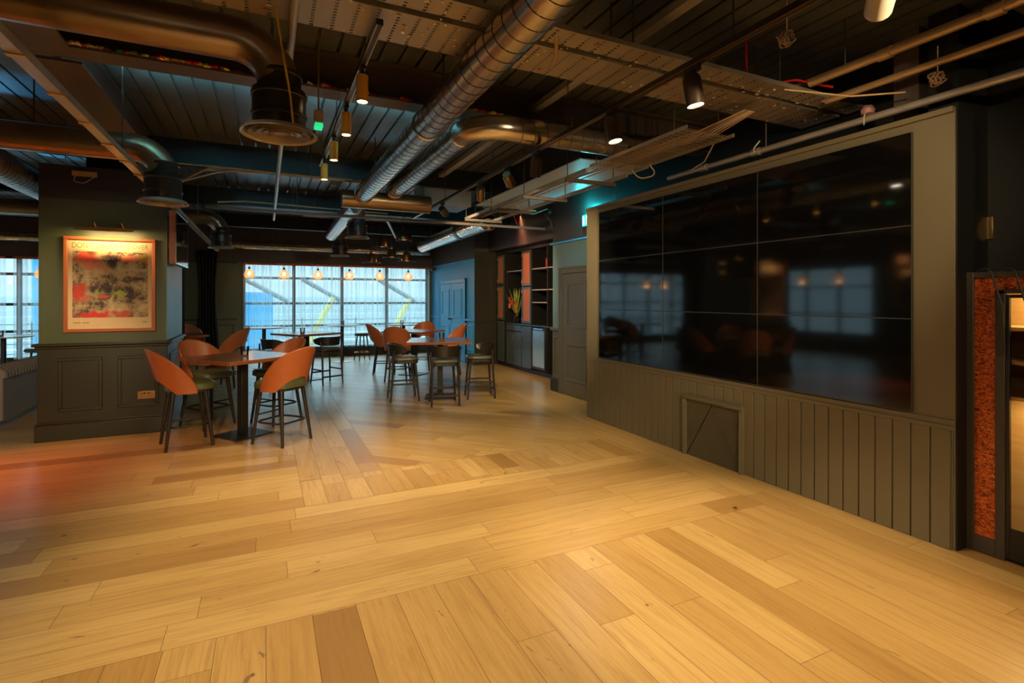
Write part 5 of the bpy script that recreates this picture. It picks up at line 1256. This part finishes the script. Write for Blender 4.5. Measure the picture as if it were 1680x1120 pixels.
# unseen amber lamp added on the left, outside the frame, that reddens the floor by the pillar
t = thing('added_amber_lamp', 'added amber glowing drum pendant left of the pillar, outside the picture', 'pendant lamp', (-3.9, 6.0, 2.25), 0)
MB().lathe([(0.10, 0), (0.10, 0.16)], n=24).obj('shade', M['amber'], t); MB().cyl((0, 0, 0.15), (0, 0, H - 2.25), 0.005, n=6).obj('cord', M['rubber'], t)
lamp('amber_glow', 'SPOT', t, (0, 0, -0.06), 330, (1, 0.14, 0.03), aim=(1.8, -0.1, -2.2), spot_size=R_(56), spot_blend=1.0, shadow_soft_size=0.1)

for (x, y, w, lab) in ((-2.75, 6.05, 60, 'small added blue uplighter clamped to a ceiling rod at the far left, outside the picture'), (-3.0, 8.7, 45, 'small added blue uplighter hanging behind the pillar top')):  # blue lamps added out of view to tint the deck
    t = thing('added_blue_uplighter', lab, 'uplighter', (x, y, 3.10), 0)
    T = Matrix.Rotation(PI / 2 - 0.25, 4, 'Y')
    MB().lathe([(0, 0), (0.05, 0), (0.055, 0.02), (0.055, 0.12), (0.05, 0.125), (0.045, 0.10), (0, 0.10)], n=20, T=T).obj('housing', M['rubber'], t)
    MB().lathe([(0, 0.102), (0.044, 0.102), (0, 0.106)], n=20, T=T).obj('lens', emit('added_blue_led', (0.05, 0.4, 1.0), 0.4), t)
    MB().cyl((0, 0, 0.04), (0, 0, H - 3.10), 0.006, n=6).obj('hanger_rod', M['rod'], t)
    lamp('added_blue_beam', 'SPOT', t, (0.15, 0, 0.035), w, (0.05, 0.48, 1.0), aim=(1, 0.0, 0.85), spot_size=R_(64), spot_blend=0.5, shadow_soft_size=0.008)
for (x0, x1, y, z, w, lab) in ((-1.05, 2.0, 4.33, 3.168, 60, 'added cool LED strip lying on the beam ledge above the large diffuser'), (-0.6, 1.9, 7.375, 3.178, 50, 'added cool LED strip lying on the next beam ledge, over the cross batten')):  # hidden strips added to wash the deck with teal light
    t = thing('added_light_strip', lab, 'light strip', ((x0 + x1) / 2, y, z), 0)
    h_ = (x1 - x0) / 2
    MB().box(-h_, h_, -0.012, 0.012, 0, 0.012).obj('channel', M['strut'], t, smooth=False)
    MB().box(-h_, h_, -0.008, 0.008, 0.012, 0.016).obj('diffuser', emit('added_cool_led', (0.35, 0.8, 0.95), 2), t, smooth=False)
    lamp('added_strip_glow', 'AREA', t, (0, 0.0, 0.03), w, (0.20, 0.74, 0.90), aim=(0, 1, 0.62), shape='RECTANGLE', size=2 * h_, size_y=0.03, spread=R_(46))

# green emergency light, smoke heads, clutter on the ceiling
t = thing('emergency_light', 'small white emergency light with a green lamp beside the large diffuser', 'emergency light', (0.34, 3.95, 2.80), 0)
MB().box(-0.03, 0.03, -0.05, 0.05, 0, 0.09).obj('body', M['whitebody'], t, bevel=0.006); MB().box(-0.028, 0.028, -0.048, 0.048, -0.03, -0.001).obj('lens', M['greenlens'], t, bevel=0.006); MB().cyl((0, 0, 0.09), (0, 0, H - 2.80), 0.006, n=8).obj('drop_rod', M['pipe'], t)
t = thing('junction_box', 'small tan junction box with a wire loop on the pillar top', 'junction box', (-1.82, 7.25, 2.93), 0)
MB().box(-0.11, 0.11, -0.03, 0, -0.02, 0.035).obj('box', M['tan_wire'], t, bevel=0.004); MB().tube(fillet([(-0.08, -0.02, -0.02), (-0.1, -0.03, -0.09), (0.0, -0.03, -0.10), (0.09, -0.02, -0.02)], 0.04), 0.004, 6).obj('wire_loop', M['white_wire'], t)
t = thing('smoke_detector', 'round pale smoke detector on the beam above the third deck bay', 'smoke detector', (1.0, 8.9, 3.40), 0)
MB().lathe([(0, -0.01), (0.04, -0.005), (0.055, 0.02), (0.055, 0.05)], n=20).obj('body', M['pipe'], t)
t = thing('junction_box', 'square white plate hanging by the loose cables above the bar', 'junction box', (3.62, 7.0, 2.87), 0)
MB().box(-0.08, 0.08, -0.07, 0.07, 0, 0.02).obj('box', M['tan_wire'], t, bevel=0.004); MB().cyl((0, 0, 0.02), (0, 0, 3.05 - 2.87), 0.004, n=6).obj('drop_rod', M['rod'], t)
t = thing('pipe_hanger_bracket', 'open square metal frame bracket at the top right of the ceiling', 'bracket', (0, 0, 0), 0)
m = MB()
for (p, q) in (((2.35, 1.55, 3.12), (2.75, 1.25, 3.12)), ((2.35, 1.55, 3.12), (2.35, 1.55, H)), ((2.75, 1.25, 3.12), (2.75, 1.25, H))): m.tube([p, q], 0.008, 6)
m.obj('frame', M['pipe'], t)
for (loc, lab) in (((2.62, 1.95, 3.0), 'coil of tan cable hanging near the top of the spotlight track'), ((3.72, 1.75, 2.90), 'coil of brown cable tied under the upper pipe at the top right')):
    t = thing('cable_coil', lab, 'cable', loc); m = MB()
    for k in range(5): m.tube([(0.035 * math.cos(2 * PI * j / 18 + k) * (1 + 0.1 * k), 0.009 * k - 0.018 + 0.012 * math.sin(j), 0.03 * math.sin(2 * PI * j / 18 + k) * (1 + 0.08 * k)) for j in range(18)], 0.006, 6, closed=True)
    m.obj('coil', M['brown_wire'], t, angle=180); MB().cyl((0, 0, 0.04), (0, 0, 3.10 - loc[2] if loc[0] > 3 else H - loc[2]), 0.003, n=5).obj('tie', M['tan_wire'], t)
t = thing('cable_sensor', 'pale round sensor clipped on the grey pipe above the screen wall', 'sensor', (3.88, 2.25, 2.868), 0)
MB().lathe([(0, 0.06), (0.03, 0.055), (0.045, 0.03), (0.04, 0), (0, -0.004)], n=18).obj('body', M['pink_wire'], t); MB().tube(fillet([(-0.03, 0, 0.01), (-0.05, 0, -0.04), (-0.03, 0.01, -0.08)], 0.02), 0.004, 6).obj('cable', M['white_wire'], t)

# confetti caught on the beam ledge and in the tray
m = MB(); rnd = random.Random(2)
for k in range(220):
    x = rnd.choice((rnd.uniform(-2.0, 2.0), rnd.uniform(-2.0, -0.2))); y = rnd.uniform(4.17, 4.22); z = 3.170; s_ = rnd.uniform(0.010, 0.028); m.cur = rnd.choice((0, 0, 0, 1, 2, 2, 3)); a = rnd.uniform(0, 3)
    m.box(-s_, s_, -s_ * 0.7, s_ * 0.7, 0, 0.012, Matrix.Translation((x, y, z)) @ Matrix.Rotation(a, 4, 'Z') @ Matrix.Rotation(rnd.uniform(-0.6, 0.6), 4, 'X'))
o = m.obj('confetti', [M['conf_red'], M['conf_green'], M['conf_gold'], M['conf_pale']], smooth=False); o['kind'] = 'stuff'; tag(o, 'bright paper confetti caught on the ledge of the ceiling beam', 'confetti')
m = MB()
for k in range(170):
    x = rnd.uniform(-1.5, 4.2); y = rnd.uniform(2.52, 3.04); s_ = rnd.uniform(0.005, 0.013); m.cur = rnd.choice((2, 3, 3, 3, 0)); a = rnd.uniform(0, 3)
    m.box(-s_, s_, -s_ * 0.6, s_ * 0.6, 0, 0.003, Matrix.Translation((x, y, 3.0525)) @ Matrix.Rotation(a, 4, 'Z'))
o = m.obj('confetti', [M['conf_red'], M['conf_green'], M['conf_gold'], M['conf_pale']], smooth=False); o['kind'] = 'stuff'; tag(o, 'pale confetti stuck to the underside of the perforated tray', 'confetti')
